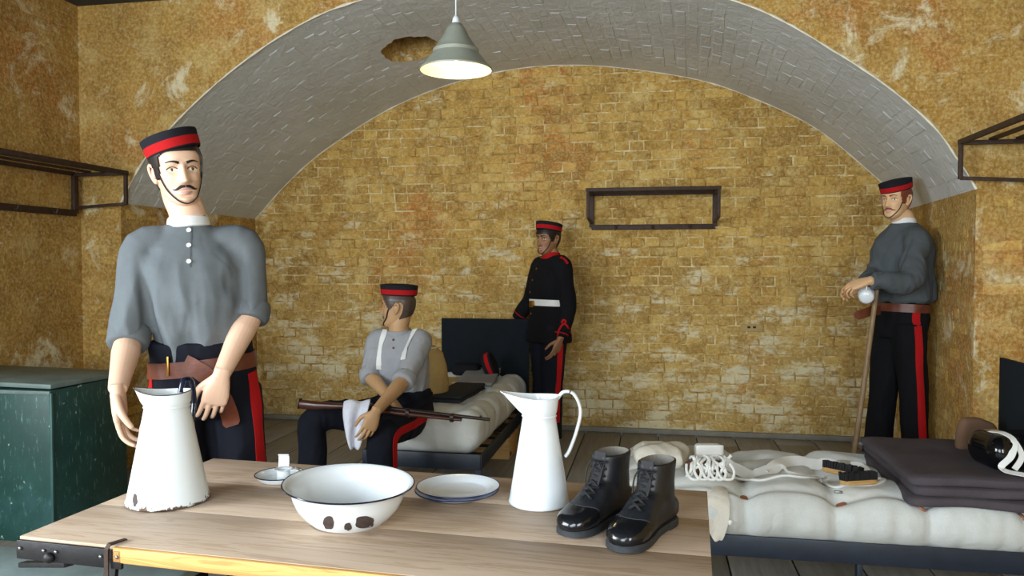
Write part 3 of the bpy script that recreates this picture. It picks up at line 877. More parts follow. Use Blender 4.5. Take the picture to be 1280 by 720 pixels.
def make_boot_parts():
    foot = [(-.128, .024, .046, .012), (-.120, .033, .066, .004), (-.085, .037, .088, 0), (-.035, .037, .105, 0), (-.012, .038, .104, 0), (.012, .039, .092, 0), (.04, .042, .072, 0), (.07, .045, .057, 0), (.095, .043, .051, 0), (.112, .036, .046, .001), (.122, .026, .040, .003), (.129, .012, .030, .006)]
    m = MB().loft([sring(0, (.008 + h + b) / 2, w, (h - .008 - b) / 2, 'x', x, e=2.7) for x, w, h, b in foot])
    sh = [(.04, -.064, .054, .036), (.08, -.058, .062, .037), (.105, -.060, .058, .036), (.13, -.064, .055, .037), (.156, -.067, .056, .039)]
    m.loft([sring(c, 0, hx, hy, 'z', z) for z, c, hx, hy in sh])
    up = fuse(m, .0035, 5)
    inn = MB().loft([sring(c, 0, hx - .0045, hy - .0045, 'z', z) for z, c, hx, hy in [(.07, -.064, .05, .036), (.105, -.064, .054, .037), (.135, -.066, .052, .038), (.19, -.067, .054, .040)]])
    # slanted mouth: lower at the back, V-shaped throat down the front
    up = cut(up, inn)
    th = MB().loft([sring(.010, 0, .034, hy, 'z', z) for z, hy in ((.096, .003), (.12, .008), (.19, .014))])
    up = cut(up, th)
    return up
boot_mesh = make_boot_parts()
def boot(label, loc, rotz):
    t = thing('ankle_boot', label, 'boot', loc, rotz, 'pair of black boots')
    cap = MB(); upper = MB(); lining = MB()
    for f in boot_mesh.f:
        c = sum((boot_mesh.v[i] for i in f), V()) / len(f)
        tgt = cap if c.x > .072 - .012 * (abs(c.y) / .04) ** 2 else upper
        e = (boot_mesh.v[f[1]] - boot_mesh.v[f[0]]).cross(boot_mesh.v[f[2]] - boot_mesh.v[f[1]])
        inward = V((-.065 - c.x, -c.y, 0))
        if tgt is upper and c.z > .075 and c.x < .0 and e.dot(inward) > 0 and abs(e.z) < e.length * .8: tgt = lining
        tgt.add([boot_mesh.v[i] for i in f], [tuple(range(len(f)))])
    cap.v = [V((p.x * 1.004, p.y * 1.02, .014 + (p.z - .014) * 1.025)) for p in cap.v]
    part(upper, 'upper', 'black_leather', t, smooth=70); part(cap, 'toe_cap', 'toe_polish', t, smooth=120, label='highly polished black toe cap')
    if lining.f: part(lining, 'lining', 'boot_lining', t, smooth=70, label='grey leather lining')
    bv = boot_mesh.bvh()
    seam = []
    for k in range(15):
        a = math.radians(-78 + 156 * k / 14); y = .055 * math.sin(a); x = .072 - .012 * (y / .04) ** 2
        h = bv.ray_cast(V((x, y * .86, .12)), V((0, -y * .02, -1)))
        if h[0] is not None and h[0].z < .075: seam.append(h[0] + h[1] * .001)
    if len(seam) > 3: part(MB().tube(seam, .0013, 5), 'seam', 'sole_rubber', t)
    # sole follows the foot, heel block behind
    out = [(-.130, .0), (-.125, .025), (-.1, .038), (-.05, .036), (-.01, .036), (.03, .042), (.07, .0465), (.095, .0445), (.113, .036), (.126, .020), (.131, 0)]
    sp = catmull([V((x, y, 0)) for x, y in out], 4); sp = sp + [V((p.x, -p.y, 0)) for p in reversed(sp[1:-1])]
    r = [[p + V((0, 0, z)) for p in sp] for z in (.003, .005, .011, .013)] + [[V((p.x * .97, p.y * .95, .018)) for p in sp]]
    part(MB().loft(r), 'sole', 'sole_rubber', t, smooth=35)
    hp = [p for p in sp if p.x < -.055]; hp = [p * .985 for p in hp]
    part(MB().loft([[V((p.x, p.y, z)) for p in sorted(hp, key=lambda q: math.atan2(q.y, q.x + .09))] for z in (0, .012)]), 'heel', 'sole_rubber', t, smooth=35)
    tg = MB().ribbon(catmull([(.018, 0, .088), (.002, 0, .112), (-.012, 0, .138), (-.018, 0, .163)], 4), .030, .003, (1, 0, .5)); part(tg, 'tongue', 'lace_cord', t, smooth=30)
    # laces
    P = []
    for i in range(7):
        q = i / 6; x = .046 - .050 * q; z = .066 + .080 * q; y = .012 + .006 * q
        row = []
        for s in (-1, 1):
            h = bv.ray_cast(V((x + .08, s * y, z + .05)), V((-.085, 0, -.05)).normalized())
            row.append((h[0] + h[1] * .0022) if h[0] is not None else V((x, s * y, z)))
        P.append(row)
    for i in range(6):
        for s in (0, 1):
            a, b = P[i][s], P[i + 1][1 - s]; mid = (a + b) / 2 + V((.008, 0, .005 + .002 * s))
            part(MB().tube(catmull([a, mid, b], 5), .0030, 6), 'lace', 'lace_cord', t)
    for s in (0, 1):
        for i in range(7): part(MB().tube(catmull([P[i][s] + V((0, (-.003, .003)[s], 0)), P[i][s] + V((.003, 0, .002))], 2), .0026, 6), 'eyelet', 'lace_cord', t)
        a = P[6][s] * .5 + P[6][1 - s] * .5 + V((.010, 0, .004)); sg = (-1, 1)[s]
        part(MB().tube(catmull([a, a + V((.012, sg * .012, -.004)), a + V((.014, sg * .02, -.022)), a + V((.026, sg * .018, -.05))], 6), .0021, 6), 'lace_end', 'lace_cord', t)
    return t
bdir = math.atan2(-.86, -.50)
boot('black leather ankle boot, the one of the pair nearer the jug', (-.124, 1.765, TZ), bdir + .04)
boot('black leather ankle boot at the table corner with fully visible heel', (-.014, 1.700, TZ), bdir + .10)

# ------------------------------------------------------------------ chest
cst = thing('storage_chest', 'dark green wooden chest with worn paint and loose grey lid', 'chest', (-3.205, 3.37, 0))
part(MB().bevbox((0, 0, .365), (.85, .52, .73), .004), 'body', 'worn_green_paint', cst)
part(MB().bevbox((-.005, .005, .752), (.875, .55, .022), .004, Matrix.Rotation(math.radians(-1.0), 3, 'X') @ Matrix.Rotation(math.radians(.8), 3, 'Y')), 'lid', 'grey_green_lid', cst)
part(MB().bevbox((0, -.265, .72), (.85, .012, .018), .002), 'front_batten', 'grey_green_lid', cst)
part(MB().bevbox((.425, -.26, .36), (.014, .014, .72), .003), 'corner_strip', 'green_paint', cst)

# ------------------------------------------------------------------ wall racks
def rack(label, loc, rotz, L=1.0, D=.38, drop=.25):
    t = thing('kit_rack', label, 'wall rack', loc, rotz, 'iron kit racks')
    ir = 'rusty_iron'
    part(MB().bevbox((0, -D, 0), (L + .03, .022, .026), .002), 'front_rail', ir, t); part(MB().bevbox((0, -.012, 0), (L, .02, .026), .002), 'wall_rail', ir, t)
    for q in (.3, .62): part(MB().bevbox((0, -D * q, .012), (L, .04, .012), .002), 'slat', ir, t)
    for s in (-1, 1):
        x = s * L / 2
        part(MB().bevbox((x, -D / 2, -.004), (.022, D, .022), .002), 'end_rail', ir, t)
        part(MB().bevbox((x, -D, -drop / 2 + .02), (.02, .02, drop - .06), .002), 'upright', ir, t)
        part(MB().bevbox((x, -.014, -drop / 2), (.036, .026, drop), .002), 'upright', ir, t)
        part(MB().bar((x, -D, -drop + .055), (x, -.014, -drop + .035), .018, .018), 'brace', ir, t)
    lr = part(MB().bevbox((0, -.014, -drop), (L, .028, .04), .003), 'peg_rail', ir, t)
    for x in (-.3, .0, .3): part(MB().tube([(x * L, -.025, -drop - .005), (x * L, -.05, -drop - .012), (x * L, -.06, -drop + .012)], .006, 6), 'peg', ir, lr)
    return t
a, b = aty(735, 238, YB - .38), aty(899, 234, YB - .38)
rack('rusty iron kit rack fixed to the brick back wall', ((a.x + b.x) / 2, YB - .004, (a.z + b.z) / 2), 0, (b.x - a.x), .38, .26)
rack('dark iron kit rack on the wall above the green chest', (WXL + .002, 3.80, 1.905), math.pi / 2, 0.98)
rack('rusty iron kit rack with open slats on the wall above the grey blankets', (WXR - .002, 3.78, 1.955), -math.pi / 2, 1.0, .39, .24)

# ------------------------------------------------------------------ pendant lamp
LP = at(570, 88, 3.7)
lamp = thing('pendant_lamp', 'lit grey conical pendant lamp hanging on a white cord', 'lamp', (LP.x, LP.y, LP.z))
so = [(.176, 0), (.1765, .006), (.15, .035), (.118, .075), (.112, .082), (.112, .098), (.106, .104), (.082, .135), (.072, .152), (.066, .158), (.05, .195), (.03, .222), (.018, .228)]
si = [(r - .004, z) for r, z in so]
part(MB().lathe(so[::-1] + [(.173, -.001)] , 56), 'shade', 'shade_enamel', lamp, smooth=35)
inner = [(.175, 0.0)] + [(max(r - .004, .01), z - .001) for r, z in so[1:]]
o = bpy.data.objects.new('shade_lining', to_mesh(MB().lathe([(0.0, .222)] + inner[::-1], 56), 'shade_lining', 'shade_inner', 50)); COL.objects.link(o); o.parent = lamp
# drop closing caps so that the shade stays open below
for c in lamp.children:
    bm = bmesh.new(); bm.from_mesh(c.data); bmesh.ops.delete(bm, geom=[f for f in bm.faces if len(f.verts) > 4], context='FACES'); bm.to_mesh(c.data); bm.free()
part(MB().sphere((0, 0, .085), (.032, .032, .042), 16, 12), 'bulb', 'lit_bulb', lamp)
part(MB().tube([(0, 0, .12), (0, 0, .225)], .016, 12), 'lamp_holder', 'shade_inner', lamp)
part(MB().lathe([(.017, .222), (.019, .23), (.016, .25), (.008, .262), (.004, .266)], 20), 'cord_grip', 'white_enamel', lamp)
part(MB().tube([(0, 0, .26), (0, 0, ZC - LP.z)], .0035, 8), 'cord', 'white_enamel', lamp)
part(MB().lathe([(.045, ZC - LP.z), (.045, ZC - LP.z - .015), (.02, ZC - LP.z - .03), (.005, ZC - LP.z - .032)], 20), 'ceiling_rose', 'white_enamel', lamp)
pl_ = bpy.data.lights.new('lamp_light', 'POINT'); pl_.energy = 2.2; pl_.color = (1.0, .78, .36); pl_.shadow_soft_size = .03
po = bpy.data.objects.new('lamp_light', pl_); COL.objects.link(po); po.parent = lamp; po.location = (0, 0, .03)

# ------------------------------------------------------------------ beds
BW, BL = .70, 1.72
def bed(label, M):
    t = thing('folding_bedstead', label, 'bed', M=M, group='iron bedsteads')
    for s in (-1, 1):
        y = s * BW / 2
        part(MB().bevbox((BL / 2, y, .205), (BL, .012, .085), .003), 'side_rail', 'bed_paint', t)
        part(MB().bevbox((BL / 2, y - s * .025, .167), (BL, .05, .008), .002), 'rail_flange', 'bed_paint', t)
        for x in (.05, .93, BL - .06):
            lg = part(MB().bar((x, y - s * .022, .2), (x, y - s * .022, .035), .036, .02, (1, 0, 0)), 'leg', 'bed_paint', t)
            part(MB().tube([(x - .012, y - s * .022, .028), (x + .012, y - s * .022, .028)], .028, 14, ref=(0, 0, 1)), 'caster', 'black_iron', lg)
    for x in (0, BL): part(MB().bevbox((x, 0, .205), (.014, BW, .09), .003), 'end_rail', 'bed_paint', t)
    for i in range(8): part(MB().bevbox((.12 + i * .21, 0, .222), (.06, BW - .02, .006), .001), 'slat', 'black_iron', t)
    part(MB().bevbox((BL - .015, 0, .55), (.02, BW + .01, .70), .004), 'headboard', 'headboard_paint', t)
    return t
def mattress(label, M, T=.175, nx=5, ny=2, seed=0, L=1.66, W=.67, dent=None):
    t = thing('mattress', label, 'mattress', M=M, group='tufted mattresses')
    tx = [(-L / 2 + L * (i + .5) / nx) for i in range(nx)]; ty = [(-W / 2 + W * (j + .5) / ny) * .96 for j in range(ny)] if ny == 2 else [-W * .415, -W * .09, W * .25]
    def warp(p):
        q = p.copy(); top = max(0, min(1, (p.z + T / 2) / T))
        g = 0
        for i, x in enumerate(tx):
            for j, y in enumerate(ty):
                jx, jy = x + .03 * math.sin(i * 2.1 + j + seed), y + .02 * math.cos(i + 3 * j)
                d2 = (p.x - jx) ** 2 + (p.y - jy) ** 2; g += (.026 * math.exp(-d2 / .0022) + .028 * math.exp(-d2 / .012)) * (.7 if (ny == 3 and j == 0) else 1)
        gx = sum(math.exp(-((p.x - x) / .026) ** 2) for x in tx); gy = sum(math.exp(-((p.y - y) / .024) ** 2) for y in ty)
        wv = V((p.x * 4.2, p.y * 4.2, seed)); crease = .006 * noise.noise(wv * 2.2) + .012 * noise.noise(wv)
        q.z += (-g - .020 * gx - .016 * gy + .034 + crease) * top
        if dent: q.z -= dent[2] * math.exp(-((p.x - dent[0]) ** 2 + (p.y - dent[1]) ** 2) / .035) * top
        e = max(0, abs(p.y) / (W / 2) - .82) / .18
        side = -.030 * gx + .016 * math.sin(math.pi * top) + .012 * noise.noise(V((p.x * 9, p.z * 6, seed))) + .007 * noise.noise(V((p.x * 26, p.z * 12, seed)))
        q.y += math.copysign(1, p.y) * e * side
        return q
    bm = MB().roundbox((0, 0, 0), (L, W, T), .085, 88, warp=warp)
    part(bm, 'cover', 'mattress_ticking', t, smooth=180)
    bv = bm.bvh()
    for i, x in enumerate(tx):
        for j, y in enumerate(ty):
            jx, jy = x + .03 * math.sin(i * 2.1 + j + seed), y + .02 * math.cos(i + 3 * j)
            h = bv.ray_cast(V((jx, jy, 1)), V((0, 0, -1)))
            if h[0] is not None: part(MB().tube([h[0] - h[1] * .004, h[0] + h[1] * .006], .019, 12), 'tuft_washer', 'tan_leather', t)
    return t, bm
MA = Matrix.Translation((-1.30, 4.17, 0)) @ Matrix.Rotation(math.pi / 2, 4, 'Z')
bed('dark blue iron bedstead on which the seated figure rests', MA)
MAm = MA @ Matrix.Translation((BL / 2 - .03, 0, .345))
ma, ma_mb = mattress('buff tufted mattress under the seated figure', MAm, T=.22, seed=1.3, dent=(-.62, .2, .07))
MBm = Matrix.Translation((-.13, 3.46, 0))
bed('dark blue iron bedstead carrying white straps, brushes and grey blankets', MBm)
MBb = MBm @ Matrix.Translation((BL / 2 - .02, 0, .318))
mb_, mb_mb = mattress('pale tufted mattress strewn with white straps and brushes', MBb, T=.19, nx=5, ny=3, seed=4.1, L=1.68, W=.74)
bvB = BVHTree.FromPolygons([MBb @ p for p in mb_mb.v], mb_mb.f)
bvA = BVHTree.FromPolygons([MAm @ p for p in ma_mb.v], ma_mb.f)
def top_z(bv, x, y):
    h = bv.ray_cast(V((x, y, 2.0)), V((0, 0, -1))); return h[0].z if h[0] is not None else .4
def on(bv, u, v, lift=.0, z=.42):
    p = atz(u, v, z)
    for _ in range(4): p = atz(u, v, top_z(bv, p.x, p.y) + lift)
    return p

# box pushed under the occupied bed
bx = thing('wooden_box', 'pale wooden box pushed under the bed with the seated figure', 'box', (-1.12, 5.25, 0))
part(MB().bevbox((0, 0, .065), (.34, .42, .13), .004), 'body', 'pale_wood', bx); part(MB().bevbox((0, 0, .138), (.35, .43, .015), .003), 'lid', 'pale_wood', bx)

# kit on the occupied bed
def pad(name, mat, label, cat, corners, bv, thick, r, lift=.0, seed=0, fold=True):
    """soft flat item whose four corners are given on the bed"""
    c = sum(corners, V()) / 4; ex = ((corners[1] + corners[2]) - (corners[0] + corners[3])) / 2; ey = ((corners[3] + corners[2]) - (corners[0] + corners[1])) / 2
    zt = max(top_z(bv, p.x, p.y) for p in corners + [c])
    w, d = ex.length, ey.length; x = ex.copy(); x.z = 0; x.normalize(); y = UP.cross(x)
    M = Matrix((x, y, UP)).transposed().to_4x4(); zb = min(zt, top_z(bv, c.x, c.y) + .012) - .012
    t = thing(name, label, cat, M=Matrix.Translation((c.x, c.y, zb + lift)) @ M)
    n = 2 if fold else 1
    for i in range(n):
        th = thick / n
        def warp(p, i=i): return p + V((0, 0, .004 * noise.noise(V((p.x * 12, p.y * 12, seed + i)))))
        part(MB().roundbox((.004 * i, .003 * i, th * (i + .5)), (w * (1 - .02 * i), d * (1 - .02 * i), th * 1.05), min(r, th * .48), 12, warp=warp), 'fold', mat, t, smooth=60)
    return t
z = .44
pad('folded_pouch', 'slate_felt', 'black cloth pouch lying flat on the occupied bed', 'pouch', [on(bvA, 549, 503), on(bvA, 589, 503), on(bvA, 595, 484), on(bvA, 557, 484)], bvA, .045, .016)
pad('folded_shirt', 'light_grey_felt', 'folded light grey shirt behind the black pouch on the bed', 'shirt', [on(bvA, 571, 484), on(bvA, 620, 487), on(bvA, 624, 474), on(bvA, 583, 473)], bvA, .04, .015, .0, 3)
pad('tan_blanket', 'tan_canvas', 'flat tan blanket along the edge of the occupied bed beside the seated figure', 'blanket', [V((-1.58, 4.72, .42)), V((-1.36, 4.72, .42)), V((-1.36, 5.5, .42)), V((-1.58, 5.5, .42))], bvA, .022, .01, .012, 5, False)
# cap lying on the bed
def cap_prof(): return [(0, .0), (.094, .0), (.097, .004), (.0975, .03), (.098, .06), (.094, .072), (.08, .076), (0, .078)]
pc = aty(607, 462, 5.60)
Mc = Matrix.Translation((pc.x, pc.y, top_z(bvA, pc.x + .04, pc.y) + .080)) @ Matrix.Rotation(math.radians(68), 4, V((0, 1, 0)))
cp = thing('forage_cap', 'black round cap with red band lying on its side by the headboard', 'cap', M=Mc)
part(MB().lathe(cap_prof(), 36), 'crown', 'hat_felt', cp)
part(MB().lathe([(.0985, .028), (.1005, .03), (.1005, .056), (.0985, .058)], 36), 'band', 'red_felt', cp)
sw = MB().roundbox((0, 0, .045), (.22, .13, .09), .04, 10); 
rp = V((-1.42, 5.74, top_z(bvA, -1.20, 5.7) - .008))
solo(sw.xf(Matrix.Translation(rp)), 'rolled_jacket', 'hat_felt', 'rolled black jacket beside the cap against the headboard', 'jacket')
# canvas kitbag leaning behind the seated figure
kb = MB().lathe([(0, 0), (.10, .0), (.125, .03), (.13, .15), (.122, .26), (.10, .34), (.06, .38), (.03, .395), (0, .40)], 28, warp=lambda p, a: p * 1.0 + V((.012 * noise.noise(V((a * 2, p.z * 9, 0))), .012 * noise.noise(V((a * 2, p.z * 9, 4))), 0)))
kp = at(534, 450, 4.85); kz = top_z(bvA, kp.x, kp.y)
kt = thing('canvas_kitbag', 'tan canvas kitbag standing on the bed behind the seated figure', 'kitbag', (kp.x, kp.y, kz - .01))
part(kb, 'bag', 'tan_canvas', kt, smooth=60)
part(MB().tube([V((.064 * math.cos(a), .064 * math.sin(a), .378)) for a in np.linspace(0, 2 * math.pi, 25)[:-1]], .006, 6, closed=True), 'draw_cord', 'canvas', kt)

# ------------------------------------------------------------------ kit on the right-hand bed
def settle(pts, lift, n=6):
    P = catmull(pts, n); Z = [top_z(bvB, p.x, p.y) + lift for p in P]; N = len(P)
    E = [max(Z[max(0, i - 4):i + 5]) for i in range(N)]
    for _ in range(6): E = [(E[max(0, i - 1)] + E[i] + E[min(N - 1, i + 1)]) / 3 for i in range(N)]
    return [V((p.x, p.y, max(z_, e_ - .012))) for p, z_, e_ in zip(P, Z, E)]
def strap(pts, w, t, name, mat, parent):
    P = settle(pts, .012); return part(MB().ribbon(P, w, t, V((0, -.55, .83))), name, mat, parent, True, smooth=30)
# white pouch at the far edge of the mattress
pp = on(bvB, 885, 573, 0)
ph = thing('belt_pouch', 'white leather belt pouch standing at the far edge of the strewn mattress', 'pouch', (pp.x, pp.y, top_z(bvB, pp.x, pp.y) - .006), YAW)
part(MB().roundbox((0, 0, .036), (.118, .06, .072), .016, 8), 'case', 'white_leather', ph, smooth=60)
part(MB().roundbox((0, -.028, .05), (.124, .016, .05), .007, 6), 'flap', 'white_leather', ph, smooth=60)
part(MB().bevbox((0, -.04, .026), (.07, .006, .014), .002), 'loop', 'white_leather', ph)
part(MB().tube([(-.03, -.04, .02), (-.03, -.044, .006), (.03, -.044, .006), (.03, -.04, .02)], .003, 6), 'buckle', 'dull_steel', ph)
part(MB().ribbon(catmull([(.045, -.02, .012), (.075, -.03, .01), (.095, -.035, .03)], 4), .012, .003, (0, -1, .3)), 'strap_end', 'white_leather', ph)
# coil of white cord round a brown block
pc = on(bvB, 882, 603)
cz = top_z(bvB, pc.x, pc.y + .06)
cl = thing('cord_coil', 'coil of white pipeclayed cord wound round a brown leather roll', 'cord', (pc.x, pc.y + .055, cz - .008), YAW)
part(MB().roundbox((0, 0, .034), (.17, .075, .062), .026, 8), 'roll', 'brown_felt', cl, smooth=60, label='brown leather roll inside the coil')
rr = random.Random(5)
for i in range(13):
    x = -.075 + .15 * i / 12; sk = rr.uniform(-.075, .075); sk2 = rr.uniform(-.03, .03); pts = []
    for k in range(12):
        a = 2 * math.pi * k / 12; pts.append(V((x * .8 + sk * math.sin(a) + sk2 * math.cos(a) + rr.uniform(-.006, .006), .050 * math.cos(a) + rr.uniform(-.006, .006), .036 + .043 * math.sin(a) + rr.uniform(-.005, .005))))
    part(MB().tube(catmull(pts, 3, True), .0065, 6, closed=True), 'turn', 'white_leather', cl)
for i in range(5):
    s = i - 2; part(MB().tube(catmull([(-.085 + .032 * i, -.036, .06), (-.09 + .032 * i, -.062, .036), (-.075 + .032 * i, -.075, .012), (-.045 + .034 * i, -.078, .01), (-.03 + .034 * i, -.06, .036), (-.04 + .034 * i, -.036, .062)], 5), .0058, 6), 'turn', 'white_leather', cl)
# long straps
def path(bv, px, lift): return [atz(u, v, .435) for u, v in px]
st1 = thing('rifle_sling', 'wide white leather sling laid along the far side of the mattress', 'strap', on(bvB, 955, 585))
strap(path(bvB, [(905, 582), (925, 586), (945, 590), (965, 588), (985, 581), (1010, 580), (1035, 583), (1046, 586)], .018), .06, .005, 'sling', 'white_leather', st1)
strap(path(bvB, [(958, 590), (975, 586), (985, 590), (1000, 591), (1030, 589)], .012), .012, .004, 'keeper_strap', 'white_leather', st1)
bk_ = on(bvB, 1050, 588, .012); part(MB().bevbox(bk_, (.045, .03, .01), .003), 'buckle', 'dull_steel', st1, True)
strap(path(bvB, [(1064, 587), (1076, 588), (1086, 594), (1088, 600)], .012), .03, .006, 'sling_loop', 'white_leather', st1)
st2 = thing('narrow_strap', 'narrow white cord strap snaking across the middle of the mattress', 'strap', on(bvB, 965, 606))
P2 = [atz(u, v, .408) for u, v in [(911, 597), (930, 602), (950, 608), (975, 608), (1000, 609), (1014, 607), (1024, 601), (1031, 602), (1036, 610), (1046, 615), (1060, 615), (1085, 617), (1100, 615), (1104, 612), (1095, 611), (1080, 614)]]
part(MB().tube(settle(P2, .006), (.011, .006), 8, ref=UP), 'cord', 'white_leather', st2, True)
part(MB().bevbox(on(bvB, 1048, 615, .010), (.03, .014, .008), .002), 'buckle', 'dull_steel', st2, True)
# two brushes
def brush(label, pa, pb, turn, group='boot brushes'):
    d = pb - pa; d.z = 0; L = d.length; c = (pa + pb) / 2; z0_ = max(top_z(bvB, pa.x, pa.y), top_z(bvB, pb.x, pb.y), top_z(bvB, c.x, c.y))
    t = thing('boot_brush', label, 'brush', (c.x, c.y, z0_ - .004), math.atan2(d.y, d.x), group)
    Mx = Matrix.Translation((0, 0, .03)) @ Matrix.Rotation(turn, 4, 'X')
    st = MB().roundbox((0, 0, .0), (L, .055, .022), .010, 6).xf(Mx); part(st, 'stock', 'pale_wood', t, smooth=60)
    br = MB(); rng = random.Random(L)
    for i in range(16):
        for j in range(4):
            x = -L * .46 + L * .92 * i / 15; y = -.02 + .04 * j / 3; k = rng.uniform(-.004, .004)
            br.tube([(x, y, .008), (x + k, y + k, .038 + rng.uniform(-.003, .003))], [.0055, .0065], 5)
    part(br.xf(Mx), 'bristles', 'bristle', t, kind='stuff')
    return t
brush('boot brush with black bristles lying nearest the sling buckle', on(bvB, 1030, 605), on(bvB, 1076, 604), -.25)
brush('longer boot brush with black bristles lying next to the grey blankets', on(bvB, 1053, 615), on(bvB, 1093, 617), -.15)
solo(MB().tube([on(bvB, 983, 605, .004), on(bvB, 998, 607, .006)], .006, 8), 'cord_stub', 'slate_felt', 'short dark and white cord end by the narrow strap', 'cord')

# white haversack flap hanging over the near foot end
hv = thing('haversack', 'off-white canvas haversack flap hanging over the foot of the strewn bed', 'haversack', on(bvB, 890, 615))
def sheet(rows, thick, name, mat, parent, smooth=60):
    """rows of world points -> cloth with thickness"""
    n = len(rows[0]); m = len(rows); mb = MB(); mb.v = [V(p) for r in rows for p in r]
    mb.f = [(i * n + j, i * n + j + 1, (i + 1) * n + j + 1, (i + 1) * n + j) for i in range(m - 1) for j in range(n - 1)]
    out, _ = evaluated(mb, [('SUBSURF', dict(levels=2, render_levels=2)), ('SOLIDIFY', dict(thickness=thick, offset=0.0))])
    return part(out, name, mat, parent, True, smooth)
y0 = 3.075
rows = []
for v, y, w in ((606, 3.20, (872, 908)), (613, 3.12, (872, 909)), (624, 3.082, (876, 911)), (640, 3.073, (878, 913)), (660, 3.070, (884, 909)), (676, 3.068, (892, 903))):
    rows.append([aty(w[0] + (w[1] - w[0]) * q, v + 2 * math.sin(q * 7), y + .008 * math.sin(q * 5 + v)) for q in (0, .25, .5, .75, 1)])
sheet(rows, .006, 'flap', 'canvas', hv)
part(MB().sphere(aty(912, 653, 3.068), (.012, .006, .012), 12, 8), 'button', 'white_leather', hv, True)
# crumpled canvas behind the boots
cc = on(bvB, 826, 582)
cr = MB().roundbox((0, 0, .05), (.24, .20, .11), .05, 18, warp=lambda p: p + V((.02 * noise.noise(p * 16), .02 * noise.noise(p * 16 + V((5, 0, 0))), .022 * noise.noise(p * 14 + V((0, 7, 0))))))
solo(cr.xf(Matrix.Translation((cc.x, cc.y + .02, top_z(bvB, cc.x, cc.y) - .015))), 'canvas_bag', 'canvas', 'crumpled white canvas bag on the mattress end behind the boots', 'bag', smooth=180)

# folded blankets
bl = thing('folded_blanket', 'thick folded dark grey wool blanket at the head of the strewn bed', 'blanket', (1.275, 3.455, .405))
for i, (w, d, dx, dy) in enumerate(((.62, .76, 0, 0), (.60, .74, .01, .005), (.60, .73, .0, .01))):
    def warp(p, i=i): return p + V((.006 * noise.noise(V((p.y * 7, p.z * 20, i))), .008 * noise.noise(V((p.x * 7, p.z * 20, i + 4))), .008 * noise.noise(V((p.x * 5, p.y * 5, i * 3)))))
    part(MB().roundbox((dx, dy, .02 + .036 * i), (w, d, .042), .02, 16, warp=warp), 'fold', 'blanket_wool', bl, smooth=180)
# black patent helmet-shaped case with white strap, brown pad behind
pb_ = V((1.40, 3.33, .405 + .112))
bc = thing('leather_shako', 'glossy black leather headdress with white strap lying on the grey blanket', 'headdress', (pb_.x, pb_.y, pb_.z), YAW)
def bwarp(p): return V((p.x * (1 - .12 * max(0, -p.x) / .15), p.y, p.z))
part(MB().roundbox((.03, 0, .068), (.34, .22, .14), .066, 14, warp=bwarp), 'shell', 'patent_black', bc, smooth=180)
part(MB().ribbon(catmull([(-.06, .02, .135), (-.045, -.04, .142), (-.03, -.085, .122), (-.06, -.118, .07), (-.10, -.122, .03), (-.085, -.13, .014), (-.05, -.17, .012), (.0, -.20, .006), (.008, -.222, .0), (-.03, -.236, -.004)], 6), .024, .003, [V((0, -.5, 1)).normalized()] * 55), 'strap', 'white_leather', bc)
part(MB().ribbon(catmull([(-.028, -.09, .118), (-.02, -.118, .07), (-.05, -.122, .02)], 6), .022, .003, (0, -1, .3)), 'strap', 'white_leather', bc)
bp = MB().roundbox((0, 0, .07), (.20, .05, .15), .024, 10, warp=lambda p: V((p.x * (1 - .2 * max(0, p.z) / .07), p.y, p.z - .03 * max(0, p.x) / .1)))
solo(bp.xf(Matrix.Translation((1.42, 3.66, .505)) @ Matrix.Rotation(YAW + .1, 4, 'Z')), 'brown_pad', 'brown_felt', 'upright brown pad behind the black headdress on the grey blanket', 'pad', smooth=60)

# ------------------------------------------------------------------ uniformed mannequins
def basis(deg):
    a = math.radians(deg); return H_R * math.cos(a) + H_F * math.sin(a), H_R * math.sin(a) - H_F * math.cos(a)   # his left, his front
HZ = [-.120, -.112, -.098, -.08, -.06, -.035, -.01, .02, .045, .07, .088, .102, .110, .113]
HFR = [.052, .070, .080, .080, .080, .081, .081, .086, .088, .082, .068, .046, .022, .002]
HBK = [.018, .0, -.02, -.042, -.066, -.086, -.096, -.101, -.100, -.090, -.074, -.05, -.026, -.006]
HW = [.012, .030, .044, .0525, .058, .064, .069, .0735, .075, .069, .056, .037, .019, .002]
def G(x, s): return math.exp(-(x / s) ** 2)
def face_feat(x, z):
    ax = abs(x); d = 0.0
    if -.062 < z < .022:
        k = min(1, max(0, (.018 - z) / .056)); h = .003 + .024 * k ** 1.25; w = .0075 + .0075 * k
        end = 1.0 if z > -.043 else max(0, 1 - (-.043 - z) / .012)
        d += h * end * G(x, w)
    d += .004 * G(ax - .014, .006) * G(z + .041, .008)
    d -= .012 * G(ax - .031, .015) * G(z + .002, .0105)
    d -= .005 * G(ax - .016, .008) * G(z - .004, .012)
    d += .0045 * G(z - .022, .008) * G(ax - .028, .022)
    d += .005 * G(ax - .046, .015) * G(z + .028, .016)
    d -= .004 * G(ax - .044, .014) * G(z + .066, .018)
    d += .0065 * G(z + .0665, .005) * G(x, .019) + .0068 * G(z + .0785, .0055) * G(x, .016)
    d -= .0022 * G(z + .072, .0022) * G(x, .022)
    d -= .004 * G(z + .089, .006) * G(x, .02)
    d += .0075 * G(z + .104, .012) * G(x, .018)
    return d
def headpt(phi, z, off=0.0):
    w, f, b = interp(z, HZ, HW), interp(z, HZ, HFR), interp(z, HZ, HBK)
    s, c = math.sin(phi), math.cos(phi); e = 2.35
    x = math.copysign(abs(s) ** (2 / e), s) * w; hd = (f - b) / 2; y = (f + b) / 2 + math.copysign(abs(c) ** (2 / e), c) * hd
    if c > 0: y += face_feat(x, z) * min(1, c * 2.2)
    if off:
        n = V((s / max(w, .02), c / max(hd, .02), 0)).normalized(); return V((x, y, z)) + n * off
    return V((x, y, z))
